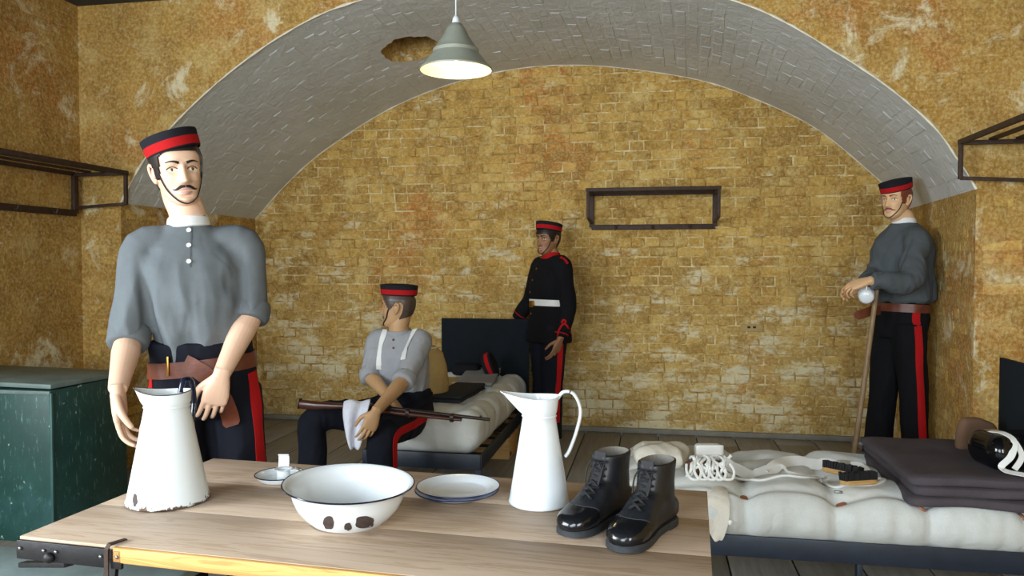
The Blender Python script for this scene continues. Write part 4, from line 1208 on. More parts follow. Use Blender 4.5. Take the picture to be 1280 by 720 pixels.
def face_y(x, z, off=0.0):
    lo, hi = -1.5, 1.5
    for _ in range(30):
        m = (lo + hi) / 2
        if headpt(m, z).x < x: lo = m
        else: hi = m
    return headpt((lo + hi) / 2, z).y + off
ZL = list(np.concatenate([np.linspace(-.120, -.095, 9)[:-1], np.linspace(-.095, .03, 62)[:-1], np.linspace(.03, .113, 22)]))
NP = 96
def head_mb():
    rings = []
    for z in ZL:
        ring = []
        for k in range(NP):
            u = k / NP; phi = 2 * math.pi * u; phi = phi - .35 * math.sin(phi)      # finer at the front
            ring.append(headpt(phi if phi <= math.pi else phi - 2 * math.pi, z))
        rings.append(ring)
    m = MB().loft(rings)
    for s in (-1, 1):                                                            # ears
        pts = [(.071, -.002, .012), (.078, -.012, .024), (.082, -.026, .020), (.080, -.028, .0), (.075, -.018, -.022), (.070, -.006, -.034), (.069, -.001, -.022)]
        m.tube(catmull([V((s * x, y, z)) for x, y, z in pts], 5), [(.0048, .0058)] * 31, 8)
        m.sphere((s * .0725, -.012, -.005), (.006, .014, .022), 10, 8)
    return m
def hair_mb(line):
    m = MB(); rows = []
    zz = np.linspace(-.10, .112, 48); n = 72
    for z in zz: rows.append([headpt(-math.pi + 2 * math.pi * k / n, z, .006 if z < .10 else .004) for k in range(n)])
    m.v = [p for r in rows for p in r]
    for i in range(len(zz) - 1):
        for k in range(n):
            ph = abs(math.degrees(-math.pi + 2 * math.pi * (k + .5) / n)); z = (zz[i] + zz[i + 1]) / 2
            if z > np.interp(ph, line[0], line[1]):
                k2 = (k + 1) % n; m.f.append((i * n + k, i * n + k2, (i + 1) * n + k2, (i + 1) * n + k))
    used = sorted({i for f in m.f for i in f}); mp = {a: b for b, a in enumerate(used)}
    o = MB(); o.v = [m.v[i] for i in used]; o.f = [tuple(mp[i] for i in f) for f in m.f]
    out, _ = evaluated(o, [('SOLIDIFY', dict(thickness=.006, offset=-1.0))])
    return out
HAIRLINE = ([0, 40, 52, 62, 70, 78, 84, 108, 116, 180], [.056, .056, .045, -.01, -.03, -.028, .028, .028, -.055, -.075])

def limb(mb, pts, rad, n=16, dens=5):
    P = catmull(pts, dens); m = len(pts) - 1
    R = [interp(i / dens, list(range(m + 1)), rad) for i in range(len(P))]
    mb.tube(P, R, n)
def hand(mb, wrist, d, n, side, curl=(25, 35, 25), k=1.0, spread=.05, thumb=(.62, .62, .35)):
    d = V(d).normalized(); n = V(n); n = (n - d * n.dot(d)).normalized(); s = d.cross(n) if side == 'R' else n.cross(d)
    w = V(wrist)
    def ringp(c, hw, ht, m=18):
        return [c + s * (hw * math.copysign(abs(math.cos(a)) ** .8, math.cos(a))) + n * (ht * math.copysign(abs(math.sin(a)) ** .8, math.sin(a))) for a in [2 * math.pi * q / m for q in range(m)]]
    mb.loft([ringp(w - d * .02 * k, .026 * k, .020 * k), ringp(w, .026 * k, .019 * k), ringp(w + d * .03 * k, .034 * k, .019 * k), ringp(w + d * .065 * k, .041 * k, .016 * k), ringp(w + d * .092 * k, .040 * k, .012 * k), ringp(w + d * .10 * k, .034 * k, .009 * k)])
    for off, base, segs, r in ((.030, .090, (.044, .026, .021), .0092), (.0105, .095, (.048, .030, .022), .0095), (-.010, .091, (.045, .028, .022), .0091), (-.029, .081, (.036, .021, .019), .0080)):
        p = w + d * base * k + s * off * k; pts = [p - d * .02 * k, p]; ang = 0
        sd = (d + s * (off * spread * 40)).normalized()
        for L, c in zip(segs, curl):
            ang += math.radians(c * (1.0 - off * 3)); dd = sd * math.cos(ang) + n * math.sin(ang); p = p + dd * L * k; pts.append(p.copy())
        P = catmull(pts, 4); R = [r * k * (1.0 - .33 * i / (len(P) - 1)) for i in range(len(P))]
        mb.tube(P, R, 12); mb.sphere(P[-1], R[-1] * .98, 10, 8)
    b = w + d * .018 * k + s * .018 * k; td = (d * thumb[0] + s * thumb[1] + n * thumb[2]).normalized(); p1 = b + td * .052 * k
    t2 = (d * .86 + s * .18 + n * .45).normalized(); p2 = p1 + t2 * .034 * k; p3 = p2 + (d * .85 + n * .55).normalized() * .026 * k
    P = catmull([b - td * .01, b, p1, p2, p3], 4); R = [interp(i / (len(P) - 1), [0, .3, .6, 1], [.017, .0145, .011, .0078]) * k for i in range(len(P))]
    mb.tube(P, R, 12); mb.sphere(P[-1], R[-1] * .98, 10, 8)
def sections(mb, hip, neck, L, F, secs, e=2.4, n=36):
    rings = []
    for t, hw, hd, fo in secs:
        c = hip.lerp(neck, t) + F * fo; ring = []
        for k in range(n):
            a = 2 * math.pi * k / n; x, y = math.cos(a), math.sin(a)
            ring.append(c + L * (hw * math.copysign(abs(x) ** (2 / e), x)) + F * (hd * math.copysign(abs(y) ** (2 / e), y)))
        rings.append(ring)
    mb.loft(rings)
def folds(amp, seed, sc=(11, 11, 3.4)):
    def f(p):
        q = V((p.x * sc[0], p.y * sc[1], p.z * sc[2] + seed))
        a = noise.noise(q); b = noise.noise(q * 2.1 + V((3, 1, 0)))
        c = noise.noise(V((p.x * 24, p.y * 24, p.z * 7 + seed)))
        return amp * ((1 - abs(a) * 3.0) * .9 + b * .45 - (abs(c) * 1.6 - .4) * .5)
    return f
def band(bv, c, ax, X, h, off, name, mat, parent, thick=.003, a0=0, a1=360, n=72, smooth=50, c2=None):
    """strip wrapped round a body: rays from outside towards the axis"""
    ax = V(ax).normalized(); X = (V(X) - ax * V(X).dot(ax)).normalized(); Y = ax.cross(X); rows = []
    full = a1 - a0 >= 360
    for q in (-1, 0, 1):
        row = []
        for k in range(n + (0 if full else 1)):
            a = math.radians(a0 + (a1 - a0) * k / n); d = X * math.cos(a) + Y * math.sin(a); o = V(c) + ax * h * q
            hh = bv.ray_cast(o + d * .6, -d)
            row.append((hh[0] if hh[0] is not None else o + d * .16) + d * off)
        rows.append(row)
    m = MB(); N = len(rows[0]); m.v = [p for r in rows for p in r]
    for i in range(2):
        for k in range(N if full else N - 1):
            k2 = (k + 1) % N; m.f.append((i * N + k, i * N + k2, (i + 1) * N + k2, (i + 1) * N + k))
    out, _ = evaluated(m, [('SMOOTH', dict(factor=.5, iterations=2)), ('SOLIDIFY', dict(thickness=thick, offset=0.0))])
    return part(out, name, mat, parent, True, smooth)
def stripe(bv, pts, o, w, off, name, mat, parent, dens=10):
    P = catmull(pts, dens); rows = []; last = None
    for i, p in enumerate(P):
        t = (P[min(i + 1, len(P) - 1)] - P[max(i - 1, 0)]).normalized(); oo = o[min(i // dens, len(o) - 1)] if isinstance(o, list) else o
        if isinstance(o, list) and i // dens + 1 < len(o): oo = o[i // dens].lerp(o[i // dens + 1], (i % dens) / dens)
        oo = (oo - t * oo.dot(t)).normalized(); s = t.cross(oo); row = []
        for q in (-1, -.33, .33, 1):
            hh = bv.ray_cast(p + oo * .35 + s * (w / 2 * q), -oo)
            row.append((hh[0] + oo * off) if hh[0] is not None and (hh[0] - p).length < .25 else None)
        if all(r is not None for r in row): rows.append(row)
    m = MB(); m.v = [p for r in rows for p in r]
    m.f = [(i * 4 + j, i * 4 + j + 1, (i + 1) * 4 + j + 1, (i + 1) * 4 + j) for i in range(len(rows) - 1) for j in range(3)]
    out, _ = evaluated(m, [('SMOOTH', dict(factor=.5, iterations=3)), ('SOLIDIFY', dict(thickness=.003, offset=0.0))])
    return part(out, name, mat, parent, True, 60)
def cast(bv, u, v, off=.003):
    h = bv.ray_cast(CAMLOC, ray(u, v).normalized())
    return (h[0] + h[1] * off, h[1]) if h[0] is not None else (None, None)
def draped(bv, px, w, off, thick, name, mat, parent, dens=6):
    P = []; Nn = []
    for p in catmull([V((u, v, 0)) for u, v in px], dens):
        q, n = cast(bv, p.x, p.y, off)
        if q is not None: P.append(q); Nn.append(n)
    S = [sum((P[max(0, min(len(P) - 1, i + j))] for j in (-2, -1, 0, 1, 2)), V()) / 5 for i in range(len(P))]
    S[0], S[-1] = P[0], P[-1]
    return part(MB().ribbon(S, w, thick, Nn), name, mat, parent, True, 40)
def button(bv, u, v, r, mat, parent):
    q, n = cast(bv, u, v, .001)
    if q is None: return
    part(MB().tube([q, q + n * .004], r, 12), 'button', mat, parent, True)

HEAD = head_mb(); BOOT_ME = None
def head_parts(t, c, deg, roll, pitch, skin, hairmat, hat, moustache, brow='hair_black', strapmat='lace_cord', face=True, hairline=HAIRLINE, k=1.0):
    L, F = basis(deg)
    M = Matrix.Translation(c) @ Matrix((L, F, UP)).transposed().to_4x4() @ Matrix.Rotation(math.radians(roll), 4, 'Y') @ Matrix.Rotation(math.radians(pitch), 4, 'X') @ Matrix.Scale(k, 4)
    X = lambda m: m.xf(M)
    if hairmat: part(X(hair_mb(hairline)), 'hair', hairmat, t, True, 60)
    for s in (-1, 1):
        ex = s * .031; ey = face_y(ex, -.001)
        ew = MB().sphere((ex, ey - .0015, -.001), (.0145, .0058, .0068), 16, 10, Matrix.Rotation(-s * .30, 3, 'Z'))
        eye = part(X(ew), 'eye', 'eye_white', t, True, 180)
        part(X(MB().sphere((ex + .001, ey + .0030, -.0005), (.0056, .0022, .0056), 12, 8)), 'iris', 'iris_paint', eye, True, 180)
        lid = [(ex + q * .0165, 0, -.001 + .0082 * (1 - q * q) + .001) for q in (-1, -.6, -.2, .2, .6, 1)]
        lid = [V((x, max(face_y(x, z_), ey + .0036 - .007 * abs((x - ex) / .0165) ** 2), z_)) for x, _, z_ in lid]
        part(X(MB().tube(catmull(lid, 4), (.0013, .0016), 6)), 'eyelid', brow if face else skin, eye, True, 180)
        br = []; 
        for q in (0, .25, .5, .75, 1):
            x = s * (.012 + .038 * q); z_ = .0185 + .0085 * math.sin(q * 2.2) - .004 * q; br.append(V((x, face_y(x, z_, .0012), z_)))
        B = catmull(br, 4); part(X(MB().tube(B, [(.0048 * (1 - .72 * i / (len(B) - 1)), .0018) for i in range(len(B))], 8, ref=V((0, 1, 0)))), 'eyebrow', brow, t, True, 180)
    for zc, h, w in ((-.0668, .0036, .023), (-.0775, .0042, .019)):
        pts = [V((q * w, 0, zc + (.0025 if zc > -.07 else -.0015) * (1 - q * q) - (.0015 if zc > -.07 else -.003) * q * q)) for q in np.linspace(-1, 1, 9)]
        pts = [V((p.x, face_y(p.x, p.z, -.0005), p.z)) for p in pts]
        part(X(MB().tube(pts, [(h * (1 - .8 * abs(q) ** 2) + .0004, .0022 * (1 - .7 * abs(q) ** 2) + .0003) for q in np.linspace(-1, 1, 9)], 8, ref=V((0, 1, 0)))), 'lip', 'lip_paint', t, True, 180)
    if moustache:
        for s in (-1, 1):
            pts = [V((s * x, face_y(s * x, z_, .0022), z_)) for x, z_ in ((.002, -.0585), (.011, -.0575), (.022, -.0625), (.031, -.0665), (.038, -.0640))]
            B = catmull(pts, 4); part(X(MB().tube(B, [(.0064 * (1 - .85 * (i / (len(B) - 1)) ** 1.4), .0034 * (1 - .7 * i / (len(B) - 1))) for i in range(len(B))], 8, ref=V((0, 1, 0)))), 'moustache', moustache, t, True, 180)
    # pillbox cap
    hr, hp, hz = hat[:3]
    MH = M @ Matrix.Translation((0, -.006, hz)) @ Matrix.Rotation(math.radians(hr), 4, 'Y') @ Matrix.Rotation(math.radians(hp), 4, 'X')
    def ov(prof, n=48):
        return MB().lathe(prof, n, warp=lambda p, a: V((p.x * .086 / .1, p.y * 1.07, p.z)))
    H = .061
    part(ov([(.088, .008), (.0965, .0), (.0985, .002), (.1015, .03), (.1055, H - .006), (.104, H - .001), (.098, H + .001), (.06, H + .006), (0, H + .007)]).xf(MH), 'cap', 'hat_felt', t, True, 40)
    part(ov([(.0985, .0055), (.1003, .006), (.1035, .034), (.1015, .0345)]).xf(MH), 'cap_band', 'red_felt', t, True, 40, label='red cap band')
    st = [(78, .075), (74, .04), (69, .0), (64, -.03), (56, -.062), (42, -.09), (24, -.107), (0, -.1125)]
    S = [headpt(math.radians(-a), z_, .0035) for a, z_ in st] + [headpt(math.radians(a), z_, .0035) for a, z_ in reversed(st[:-1])]
    part(MB().tube(catmull(S, 5), (.0042, .0016), 8).xf(M), 'chin_strap', strapmat, t, True, 180)
    return M
def shoe(t, ankle, d, k=1.12):
    global BOOT_ME
    if BOOT_ME is None:
        low, _ = evaluated(boot_mesh, [('DECIMATE', dict(ratio=.12))]); BOOT_ME = to_mesh(low, 'boot', 'black_leather', 60)
    d = V((d.x, d.y, 0)).normalized(); M = Matrix.Translation((ankle.x, ankle.y, 0)) @ Matrix((d, UP.cross(d), UP)).transposed().to_4x4() @ Matrix.Scale(k, 4) @ Matrix.Translation((.065, 0, -.013))
    o = bpy.data.objects.new('boot', BOOT_ME); COL.objects.link(o); o.parent = t; o.matrix_local = WM[t.name].inverted() @ M

def figure(name, label, J, deg, hd, skin, shirtmat, trmat, top=None, sleeves='rolled', hands=None, skirt=False, seed=0, k=1.0, vox=.008, armvox=.0034, bulk=1.0):
    L, F = basis(deg); g = V(J['hip']); t = thing(name, label, 'mannequin', (g.x, g.y, 0))
    hip, neck = V(J['hip']), V(J['neck']); ax = (neck - hip).normalized()
    # ---- body: head, neck, arms with hands, plain trunk and legs under the clothes, one mesh
    Lh, Fh = basis(hd[1])
    MH = Matrix.Translation(hd[0]) @ Matrix((Lh, Fh, UP)).transposed().to_4x4() @ Matrix.Rotation(math.radians(hd[2]), 4, 'Y') @ Matrix.Rotation(math.radians(hd[3]), 4, 'X') @ Matrix.Scale(k, 4)
    body = MB().merge(MB().merge(HEAD).xf(MH))
    nk = [MH @ V((0, -.028, -.03)), MH @ V((0, -.018, -.085)), neck + ax * .03, neck - ax * .08]
    limb(body, nk, [.056 * k, .054 * k, .058 * k, .075 * k], 24)
    inner = MB(); sections(inner, hip, neck, L, F, [(-.1, .13, .08, 0), (.3, .12, .08, 0), (.7, .14, .085, 0), (.9, .09, .06, 0)])
    for s in 'RL':
        limb(inner, [J['hip' + s], J['kn' + s], J['an' + s]], [.06, .045, .035], 12)
    body.merge(inner)
    for s in 'RL':
        sh, el, wr = V(J['sh' + s]), V(J['el' + s]), V(J['wr' + s]); a = MB()
        if sleeves == 'rolled': limb(a, [sh.lerp(el, .3), sh.lerp(el, .75), el, el.lerp(wr, .3), el.lerp(wr, .7), wr], [.04 * k, .042 * k, .041 * k, .042 * k, .033 * k, .0265 * k], 20)
        else: limb(a, [el.lerp(wr, .5), el.lerp(wr, .8), wr], [.034 * k, .03 * k, .0265 * k], 16)
        hh = hands[s]; hand(a, wr, hh[0], hh[1], s, *(hh[2:] if len(hh) > 2 else ()))
        body.merge(fuse(a, armvox, 3))
    part(body, 'body', skin, t, True, 180, clean=False)
    # ---- trousers
    tr = MB(); tt = .30 if not skirt else .12
    sit = (V(J['knR']) - V(J['hipR'])).normalized().z > -.6
    sections(tr, hip, neck, L, F, [(-.16, .12 if not sit else .14, .10, -.01), (-.08, .155, .118, -.01), (.03, .168, .124, -.01), (.16, .160, .118, 0), (tt, .160, .118, .002)])
    for s in 'RL':
        h, kn, an = V(J['hip' + s]), V(J['kn' + s]), V(J['an' + s]); cuff = an.lerp(V((an.x, an.y, .03)), .9)
        limb(tr, [h + (h - kn).normalized() * .02, h.lerp(kn, .35), kn, kn.lerp(cuff, .5), cuff], [.098, .092, .078, .078, .088], 24)
    tr = fuse(tr, vox, 6, fold=folds(.006, seed))
    part(tr, 'trousers', trmat, t, True, 180, clean=False); bt = tr.bvh()
    # ---- shirt or tunic
    sm = MB()
    if skirt: secs = [(-.22, .192, .145, 0), (-.1, .185, .14, 0), (.12, .165, .125, 0), (.3, .15, .118, .004)]
    else: secs = [(.16, .142, .106, 0), (.27, .138, .106, .0), (.36, .146, .118, .006)]
    secs += [(.55, .158, .126, .012), (.72, .168, .122, .008), (.84, .150, .105, 0), (.93, .105, .080, -.004), (1.0, .066, .064, -.004)]
    if bulk > 1: secs[:3] = [(.195, .140, .105, 0), (.235, .172, .128, -.012), (.36, .172, .128, -.008)]
    secs = [(a_, b_ * bulk, c_ * bulk, d_) for a_, b_, c_, d_ in secs]
    core = MB(); sections(core, hip, neck, L, F, secs)
    sections(sm, hip, neck, L, F, secs)
    for s in 'RL':
        sh, el, wr = V(J['sh' + s]), V(J['el' + s]), V(J['wr' + s]); inn = sh.lerp(hip.lerp(neck, .86), .6)
        if sleeves == 'rolled': limb(sm, [inn, sh, sh.lerp(el, .45), sh.lerp(el, .86), el.lerp(wr, .02)], [.066, .068, .064, .060, .058], 24)
        else: limb(sm, [inn, sh, sh.lerp(el, .5), el, el.lerp(wr, .5), el.lerp(wr, .93)], [.075, .076, .068, .066, .058, .047], 24)
    ff = folds(.0085 if not skirt else .004, seed + 3); zt_ = neck.z
    def ff2(p):
        v = ff(p) * min(1.0, max(.12, (zt_ - .06 - p.z) / .22))
        if (p - neck).dot(F) > -.02:
            zz_ = (p - hip).dot(ax) / (neck - hip).length; xx_ = abs((p - hip.lerp(neck, zz_)).dot(L))
            if .3 < zz_ < .86:                        # crease between sleeve and body
                xa_ = .150 + .02 * (zz_ - .6); v -= .011 * math.exp(-((xx_ - xa_) / .014) ** 2) * math.sin(math.pi * (zz_ - .3) / .56)
                v += .005 * math.exp(-((xx_ - xa_ + .045) / .02) ** 2) * math.sin(26 * zz_ + seed)
            if zz_ < .62: v += .0055 * math.sin(52 * (p - hip).dot(L) + 3 * noise.noise(p * 5)) * max(0, 1 - abs(zz_ - .3) / .32)
        return v
    sm = fuse(sm, vox, 6, fold=ff2 if not skirt else ff)
    part(sm, top or 'shirt', shirtmat, t, True, 180, clean=False); bs = sm.bvh()
    for s in 'RL':
        sh, el, wr = V(J['sh' + s]), V(J['el' + s]), V(J['wr' + s])
        if sleeves == 'rolled':
            c = el.lerp(wr, .02); d = (wr - el).normalized() * .6 + (el - sh).normalized() * .4; d.normalize()
            m = MB().tube([c - d * .045, c - d * .042, c - d * .01, c + d * .016, c + d * .024, c + d * .02], [.054, .064, .066, .064, .058, .045], 28)
            m.v = [p + (p - c).normalized() * (.005 * noise.noise(p * 14)) for p in m.v]
            out, _ = evaluated(m, [('SUBSURF', dict(levels=1))]); part(out, 'rolled_cuff', shirtmat, t, True, 180)
    for s, sg in (('R', -1), ('L', 1)): shoe(t, V(J['an' + s]), F + L * .25 * sg)
    return dict(core=core.bvh(), t=t, L=L, F=F, ax=ax, bt=bt, bs=bs, MH=MH, hip=hip, neck=neck, J=J)

def ground(p): return V((p.x, p.y, .09))
# ---- A: shirt-sleeved man behind the table
hc = at(222, 214, 2.53)
J = dict(neck=at(236, 280, 2.55), hip=at(258, 486, 2.58), shR=at(181, 311, 2.50), shL=at(303, 308, 2.60), elR=at(161, 424, 2.45), wrR=at(147, 487, 2.27),
         elL=at(313, 392, 2.58), wrL=at(277, 468, 2.42), hipR=at(226, 492, 2.56), hipL=at(290, 494, 2.62), knR=at(228, 640, 2.56), knL=at(307, 640, 2.66))
J['anR'] = ground(at(232, 790, 2.58)); J['anL'] = ground(at(322, 790, 2.70))
La, Fa = basis(20)
A = figure('mannequin', 'mannequin in grey collarless shirt with rolled sleeves standing behind the barrack table', J, 20, (hc, 35, -7, 0), 'skin_pale', 'grey_wool', 'navy_serge',
           hands=dict(R=(V((0, 0, -1)) + H_F * .05 + H_R * .06, H_R + H_F * .15, (14, 26, 22)), L=(V((0, 0, -1)) - H_R * .28 - H_F * .02, H_F * 1.0 - H_R * .45, (22, 30, 20), 1.0, .05, (.7, .55, .3))), seed=1, vox=.007, armvox=.003)
head_parts(A['t'], hc, 35, -7, 0, 'skin_pale', 'hair_black', (-12, 4, .060), 'hair_black')
t = A['t']
cb = V(A['neck']) + A['ax'] * .010 + A['F'] * .004
part(MB().tube([cb - A['ax'] * .022, cb - A['ax'] * .018, cb + A['ax'] * .010, cb + A['ax'] * .014, cb + A['ax'] * .004], [.066, .070, .0645, .062, .056], 32), 'collar', 'white_linen', t, True, 50, label='white collar band')
for v in (288, 307, 327): button(A['bs'], 236, v, .0075, 'white_leather', t)
draped(A['bs'], [(240, 283), (239, 300), (238, 318), (238, 334)], .004, .0005, .001, 'placket_shade', 'dark_grey_wool', t)  # dark line: shade of the shirt's front seam put into the colour
bz = A['hip'].lerp(A['neck'], .155)
band(A['bt'], bz, A['ax'], A['L'], .031, .006, 'belt', 'brown_leather', t, .005)
draped(A['bt'], [(232, 452), (248, 461), (264, 474), (278, 496), (286, 515), (291, 531)], [.055] * 29 + [.05, .04], .014, .004, 'belt_tail', 'brown_leather', t)
q, n = cast(A['bt'], 212, 457, .012); part(MB().bar(q - UP * .032, q + UP * .032, .008, .006, n), 'buckle', 'brass', t, True)
for s, o in (('L', A['L'] * 1 + A['F'] * .8), ('R', -A['L'] + A['F'] * .25)):
    pts = [A['hip'].lerp(A['neck'], .12) + (V(J['hip' + s]) - A['hip']) * .9, V(J['hip' + s]), V(J['hip' + s]).lerp(V(J['kn' + s]), .5), V(J['kn' + s]), V(J['kn' + s]).lerp(V(J['an' + s]), .8)]
    stripe(A['bt'], pts, o, .056, .003, 'side_stripe', 'red_felt', t)

# ---- B: seated man
hc = at(497, 384, 4.45)
J = dict(neck=at(499, 416, 4.46), hip=at(508, 516, 4.55), shR=at(473, 425, 4.50), shL=at(526, 426, 4.40), elR=at(463, 470, 4.42), wrR=at(488, 498, 4.22), elL=at(505, 475, 4.20), wrL=at(470, 514, 3.92),
         hipR=at(490, 516, 4.55), hipL=at(520, 522, 4.46), knR=at(394, 524, 4.28), knL=at(480, 544, 4.02))
J['anR'] = ground(V((J['knR'].x - .02, J['knR'].y - .03, 0))); J['anL'] = ground(V((J['knL'].x - .03, J['knL'].y + .02, 0)))
B = figure('mannequin', 'seated mannequin in pale grey shirt and white braces with a rifle across its knees', J, -22, (hc, -98, 0, 2), 'skin_tan', 'pale_grey_shirt', 'navy_serge',
           hands=dict(R=(H_R * .6 - UP * .6 - H_F * .4, -UP * .5 - H_R * .3, (35, 40, 25)), L=(-H_R * .35 - UP * .9 - H_F * .3, H_F * .8 - H_R * .3, (25, 30, 20))), seed=11)
head_parts(B['t'], hc, -98, 0, 2, 'skin_tan', 'hair_grey_brown', (0, 0, .070), 'hair_black', hairline=([0, 40, 52, 62, 70, 80, 90, 112, 118, 180], [.056, .056, .03, .0, -.012, .0, .03, .03, -.07, -.085]))
t = B['t']
for v in (425, 435): button(B['bs'], 492, v, .007, 'brown_leather', t)
draped(B['bs'], [(484, 408), (479, 420), (475, 440), (473, 462)], .03, .003, .003, 'brace', 'white_linen', t)
draped(B['bs'], [(519, 412), (513, 425), (507, 438), (504, 450)], .03, .003, .003, 'brace', 'white_linen', t)
cb = V(B['neck']) + B['ax'] * .01
part(MB().tube([cb - B['ax'] * .02, cb, cb + B['ax'] * .012, cb + B['ax'] * .004], [.072, .073, .068, .06], 28), 'collar', 'pale_grey_shirt', t, True, 50)
h, kn, an = V(J['hipL']), V(J['knL']), V(J['anL'])
oL = B['L'] * .6 - B['F'] * .0 + H_R * .5 - H_F * .3
stripe(B['bt'], [h, h.lerp(kn, .5), kn, kn.lerp(an, .5), an], [oL + UP * .35, oL + UP * .25, oL, oL, oL], .05, .003, 'side_stripe', 'red_felt', t, 10)
band(B['bt'], B['hip'].lerp(B['neck'], .2), B['ax'], B['L'], .02, .006, 'waistband', 'navy_serge', t, .004)

# ---- C: man in black tunic at the back wall
hc = at(685, 299, 5.72)
J = dict(neck=at(689, 321, 5.74), hip=at(686, 408, 5.74), shR=at(675, 334, 5.90), shL=at(702, 333, 5.60), elR=at(664, 374, 6.0), wrR=at(645, 400, 6.06), elL=at(710, 384, 5.62), wrL=at(700, 424, 5.56),
         hipR=at(678, 410, 5.82), hipL=at(693, 410, 5.66), knR=at(679, 480, 5.82), knL=at(690, 480, 5.66))
J['anR'] = ground(at(680, 540, 5.82)); J['anL'] = ground(at(688, 545, 5.66))
C = figure('mannequin', 'mannequin in black full-dress tunic with red collar and white belt by the back wall', J, -52, (hc, -48, 0, 0), 'skin_brown', 'black_serge', 'navy_serge', 'tunic', 'long',
           hands=dict(R=(-H_R * .3 - UP * .9, -H_F * .4 - H_R * .7, (20, 25, 20)), L=(-UP - H_R * .35, -H_R * .6 + H_F * .6, (18, 22, 15))), skirt=True, seed=21)
head_parts(C['t'], hc, -48, 0, 0, 'skin_brown', 'hair_black', (0, 9, .060), None, hairline=([0, 40, 52, 62, 70, 80, 88, 108, 116, 180], [.035, .035, .03, .0, -.02, -.02, .02, .02, -.06, -.08]))
t = C['t']; cb = V(C['neck']) + C['ax'] * .012
part(MB().tube([cb - C['ax'] * .03, cb - C['ax'] * .026, cb + C['ax'] * .016, cb + C['ax'] * .02, cb + C['ax'] * .006], [.07, .073, .068, .065, .058], 32), 'collar', 'red_felt', t, True, 50, label='red stand collar')
band(C['core'], C['hip'].lerp(C['neck'], .34), C['ax'], C['L'], .028, .006, 'belt', 'white_leather', t, .005)
q, n = cast(C['bs'], 667, 380, .012)
if q is not None: part(MB().bevbox(q, (.04, .03, .05), .004, Matrix.Rotation(YAW - .8, 3, 'Z')), 'belt_plate', 'brass', t, True)
for u, v in ((676, 322), (671, 336), (666, 350), (663, 365), (664, 392)): button(C['bs'], u, v, .008, 'brass', t)
el, wr = V(J['elL']), V(J['wrL']); d = (wr - el).normalized()
def cuff_ring(c, d, r):
    R_ = frame_of(d, UP if abs(d.z) < .9 else H_R); return MB().tube([c + R_ @ V((r * math.cos(a), r * math.sin(a), 0)) for a in np.linspace(0, 2 * math.pi, 33)[:-1]], .005, 6, closed=True)
part(cuff_ring(el.lerp(wr, .84), d, .050), 'cuff_piping', 'red_felt', t, True)
for px in (((697, 421), (699, 413), (705, 404), (711, 412), (714, 420)), ((702, 404), (704, 400), (707, 402), (705, 406))):
    draped(C['bs'], px, .014, .004, .003, 'cuff_knot', 'red_felt', t)
draped(C['bs'], [(700, 322), (706, 325), (709, 330)], .02, .004, .003, 'shoulder_strap', 'red_felt', t)
el, wr = V(J['elR']), V(J['wrR']); part(cuff_ring(el.lerp(wr, .7), (wr - el).normalized(), .054), 'cuff_piping', 'red_felt', t, True)
h, kn, an = V(J['hipL']), V(J['knL']), V(J['anL'])
stripe(C['bt'], [h.lerp(kn, .25), h.lerp(kn, .6), kn, kn.lerp(an, .8)], C['L'] + C['F'] * .1, .05, .003, 'side_stripe', 'red_felt', t)

# ---- D: man leaning on the side of the recess
hc = at(1120, 250, 4.72)
J = dict(neck=at(1130, 279, 4.74), hip=at(1124, 402, 4.74), shR=at(1112, 301, 4.86), shL=at(1147, 301, 4.58), elR=at(1094, 346, 4.74), wrR=at(1080, 358, 4.50), elL=at(1136, 352, 4.42), wrL=at(1086, 351, 4.40),
         hipR=at(1112, 408, 4.84), hipL=at(1136, 408, 4.66), knR=at(1103, 500, 4.84), knL=at(1142, 500, 4.68))
J['anR'] = ground(at(1094, 580, 4.86)); J['anL'] = ground(at(1146, 588, 4.70))
D = figure('mannequin', 'mannequin in dark grey jersey with folded arms leaning by the recess wall', J, -58, (hc, -58, 0, 0), 'skin_fair', 'dark_grey_wool', 'black_serge', 'jersey', 'long', bulk=1.12,
           hands=dict(R=(-H_R * .9 - UP * .25, -UP * .4 - H_F * .9, (22, 30, 20)), L=(-H_R * .85 - UP * .3 + H_F * .35, -UP * .7 + H_F * .5, (35, 40, 30))), seed=31)
head_parts(D['t'], hc, -58, 0, 0, 'skin_fair', 'hair_auburn', (-2, -15, .060), 'hair_auburn', brow='hair_auburn')
t = D['t']; cb = V(D['neck']) + D['ax'] * .012
part(MB().tube([cb - D['ax'] * .02, cb - D['ax'] * .016, cb + D['ax'] * .012, cb + D['ax'] * .016, cb + D['ax'] * .004], [.068, .071, .067, .064, .058], 32), 'collar', 'white_linen', t, True, 50, label='white collar band')
band(D['bt'], D['hip'].lerp(D['neck'], .14), D['ax'], D['L'], .03, .008, 'belt', 'brown_leather', t, .006)
e0 = at(1090, 388, 4.62); part(MB().ribbon(catmull([at(1100, 388, 4.60), at(1088, 389, 4.55), at(1076, 393, 4.53), at(1068, 395, 4.53)], 5), [.055] * 13 + [.045, .03, .012], .005, -H_F), 'belt_tail', 'brown_leather', t, True)
h, kn, an = V(J['hipL']), V(J['knL']), V(J['anL'])
stripe(D['bt'], [D['hip'].lerp(D['neck'], .1) + (h - D['hip']) * .8, h, h.lerp(kn, .5), kn, kn.lerp(an, .9)], D['L'] + D['F'] * .55, .055, .003, 'side_stripe', 'red_felt', t)

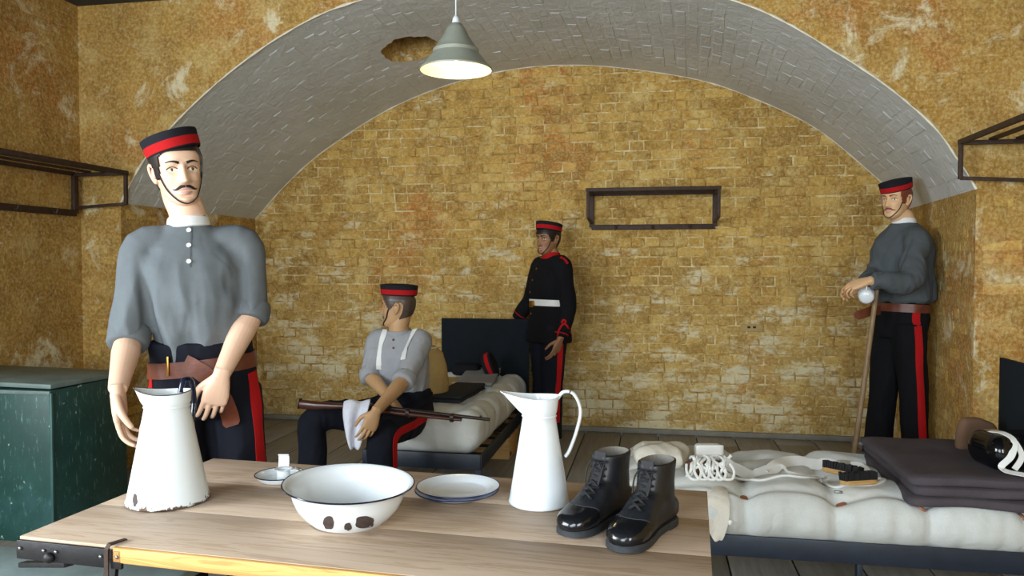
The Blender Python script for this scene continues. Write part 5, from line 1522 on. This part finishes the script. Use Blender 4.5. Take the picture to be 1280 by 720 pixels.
# ------------------------------------------------------------------ things they hold
a, b = at(1096, 362, 4.46), at(1062, 600, 4.50); b = V((b.x, b.y, 0))
pole = thing('broom_pole', 'long straight wooden pole resting under folded arms', 'pole', b)
part(MB().tube([b, b.lerp(a, .5), a], [.016, .015, .014], 14), 'shaft', 'ash_pole', pole, True)
part(MB().tube([b, b.lerp(a, .02)], .0175, 14), 'ferrule', 'rusty_iron', pole, True)
mg = at(1083, 370, 4.42)
mug = thing('enamel_mug', 'small white enamel mug hooked under the folded arms beside the wooden pole', 'mug', M=Matrix.Translation(mg) @ frame_of(H_F * .7 + UP * .2 + H_R * .3, UP).to_4x4())
part(MB().lathe([(0, -.035), (.03, -.033), (.04, -.024), (.043, -.01), (.043, .035), (.045, .037), (.041, .036), (.040, -.01), (.03, -.026), (0, -.03)], 32), 'cup', 'white_enamel', mug, smooth=50)
part(MB().tube(catmull([(.042, 0, -.01), (.062, 0, 0), (.06, 0, .022), (.042, 0, .028)], 5), .004, 8), 'handle', 'white_enamel', mug)

# rifle across the seated man's knees
bu, mz = at(374, 505, 4.10), at(612, 531, 3.93); ax = (mz - bu); LN = ax.length; ax.normalize()
rf = thing('rifle', 'old rifle with dark wooden stock lying across the knees', 'rifle', M=Matrix.Translation(bu) @ Matrix((ax, UP.cross(ax).normalized(), ax.cross(UP.cross(ax)).normalized())).transposed().to_4x4())
k = LN / 1.05
st = [(0, .006, .040, .018), (.012, .004, .050, .021), (.10, .006, .046, .021), (.20, .014, .034, .019), (.26, .020, .026, .018), (.32, .018, .028, .019), (.42, .016, .029, .020), (.55, .014, .025, .018), (.72, .014, .021, .016), (.86, .014, .018, .014), (.90, .014, .016, .012)]
part(MB().loft([sring(0, z_ - .004, w, h / 2, 'x', x * k, 20, 2.3) for x, z_, h, w in st]), 'stock', 'dark_walnut', rf, smooth=50)
part(MB().tube([(.40 * k, 0, .030), (1.05 * k, 0, .027)], [.011, .0085], 14), 'barrel', 'gun_metal', rf)
for x in (.60, .84): part(MB().loft([sring(0, .016, .019, .023, 'x', xx * k, 20, 2.3) for xx in (x, x + .018)]), 'barrel_band', 'gun_metal', rf)
part(MB().bevbox((.36 * k, 0, .032), (.10, .026, .026), .006), 'lock', 'gun_metal', rf)
part(MB().tube(catmull([(.29 * k, 0, .004), (.31 * k, 0, -.03), (.36 * k, 0, -.032), (.38 * k, 0, .002)], 6), .004, 8), 'trigger_guard', 'brass', rf)
part(MB().bevbox((1.0 * k, 0, .039), (.012, .004, .012), .001), 'front_sight', 'gun_metal', rf)
part(MB().bevbox((.003, 0, .004), (.008, .044, .054), .003), 'butt_plate', 'gun_metal', rf)
# polishing rag hanging over the rifle
rows = []
for i, (v, dd) in enumerate(((520, 4.13), (506, 4.10), (499, 4.04), (503, 3.99), (516, 3.965), (532, 3.955), (548, 3.95), (561, 3.95))):
    w = (430, 463) if i < 4 else ((428, 458), (430, 457), (433, 453), (437, 450))[i - 4]
    rows.append([at(w[0] + (w[1] - w[0]) * q, v + 2.2 * math.sin(q * 9 + i), dd + .018 * math.sin(q * 8 + i * .6)) for q in np.linspace(0, 1, 7)])
rag = thing('polishing_rag', 'white polishing rag draped over the rifle on the seated figure', 'cloth', at(445, 561, 3.95))
sheet(rows, .004, 'cloth', 'polish_rag', rag, 180)
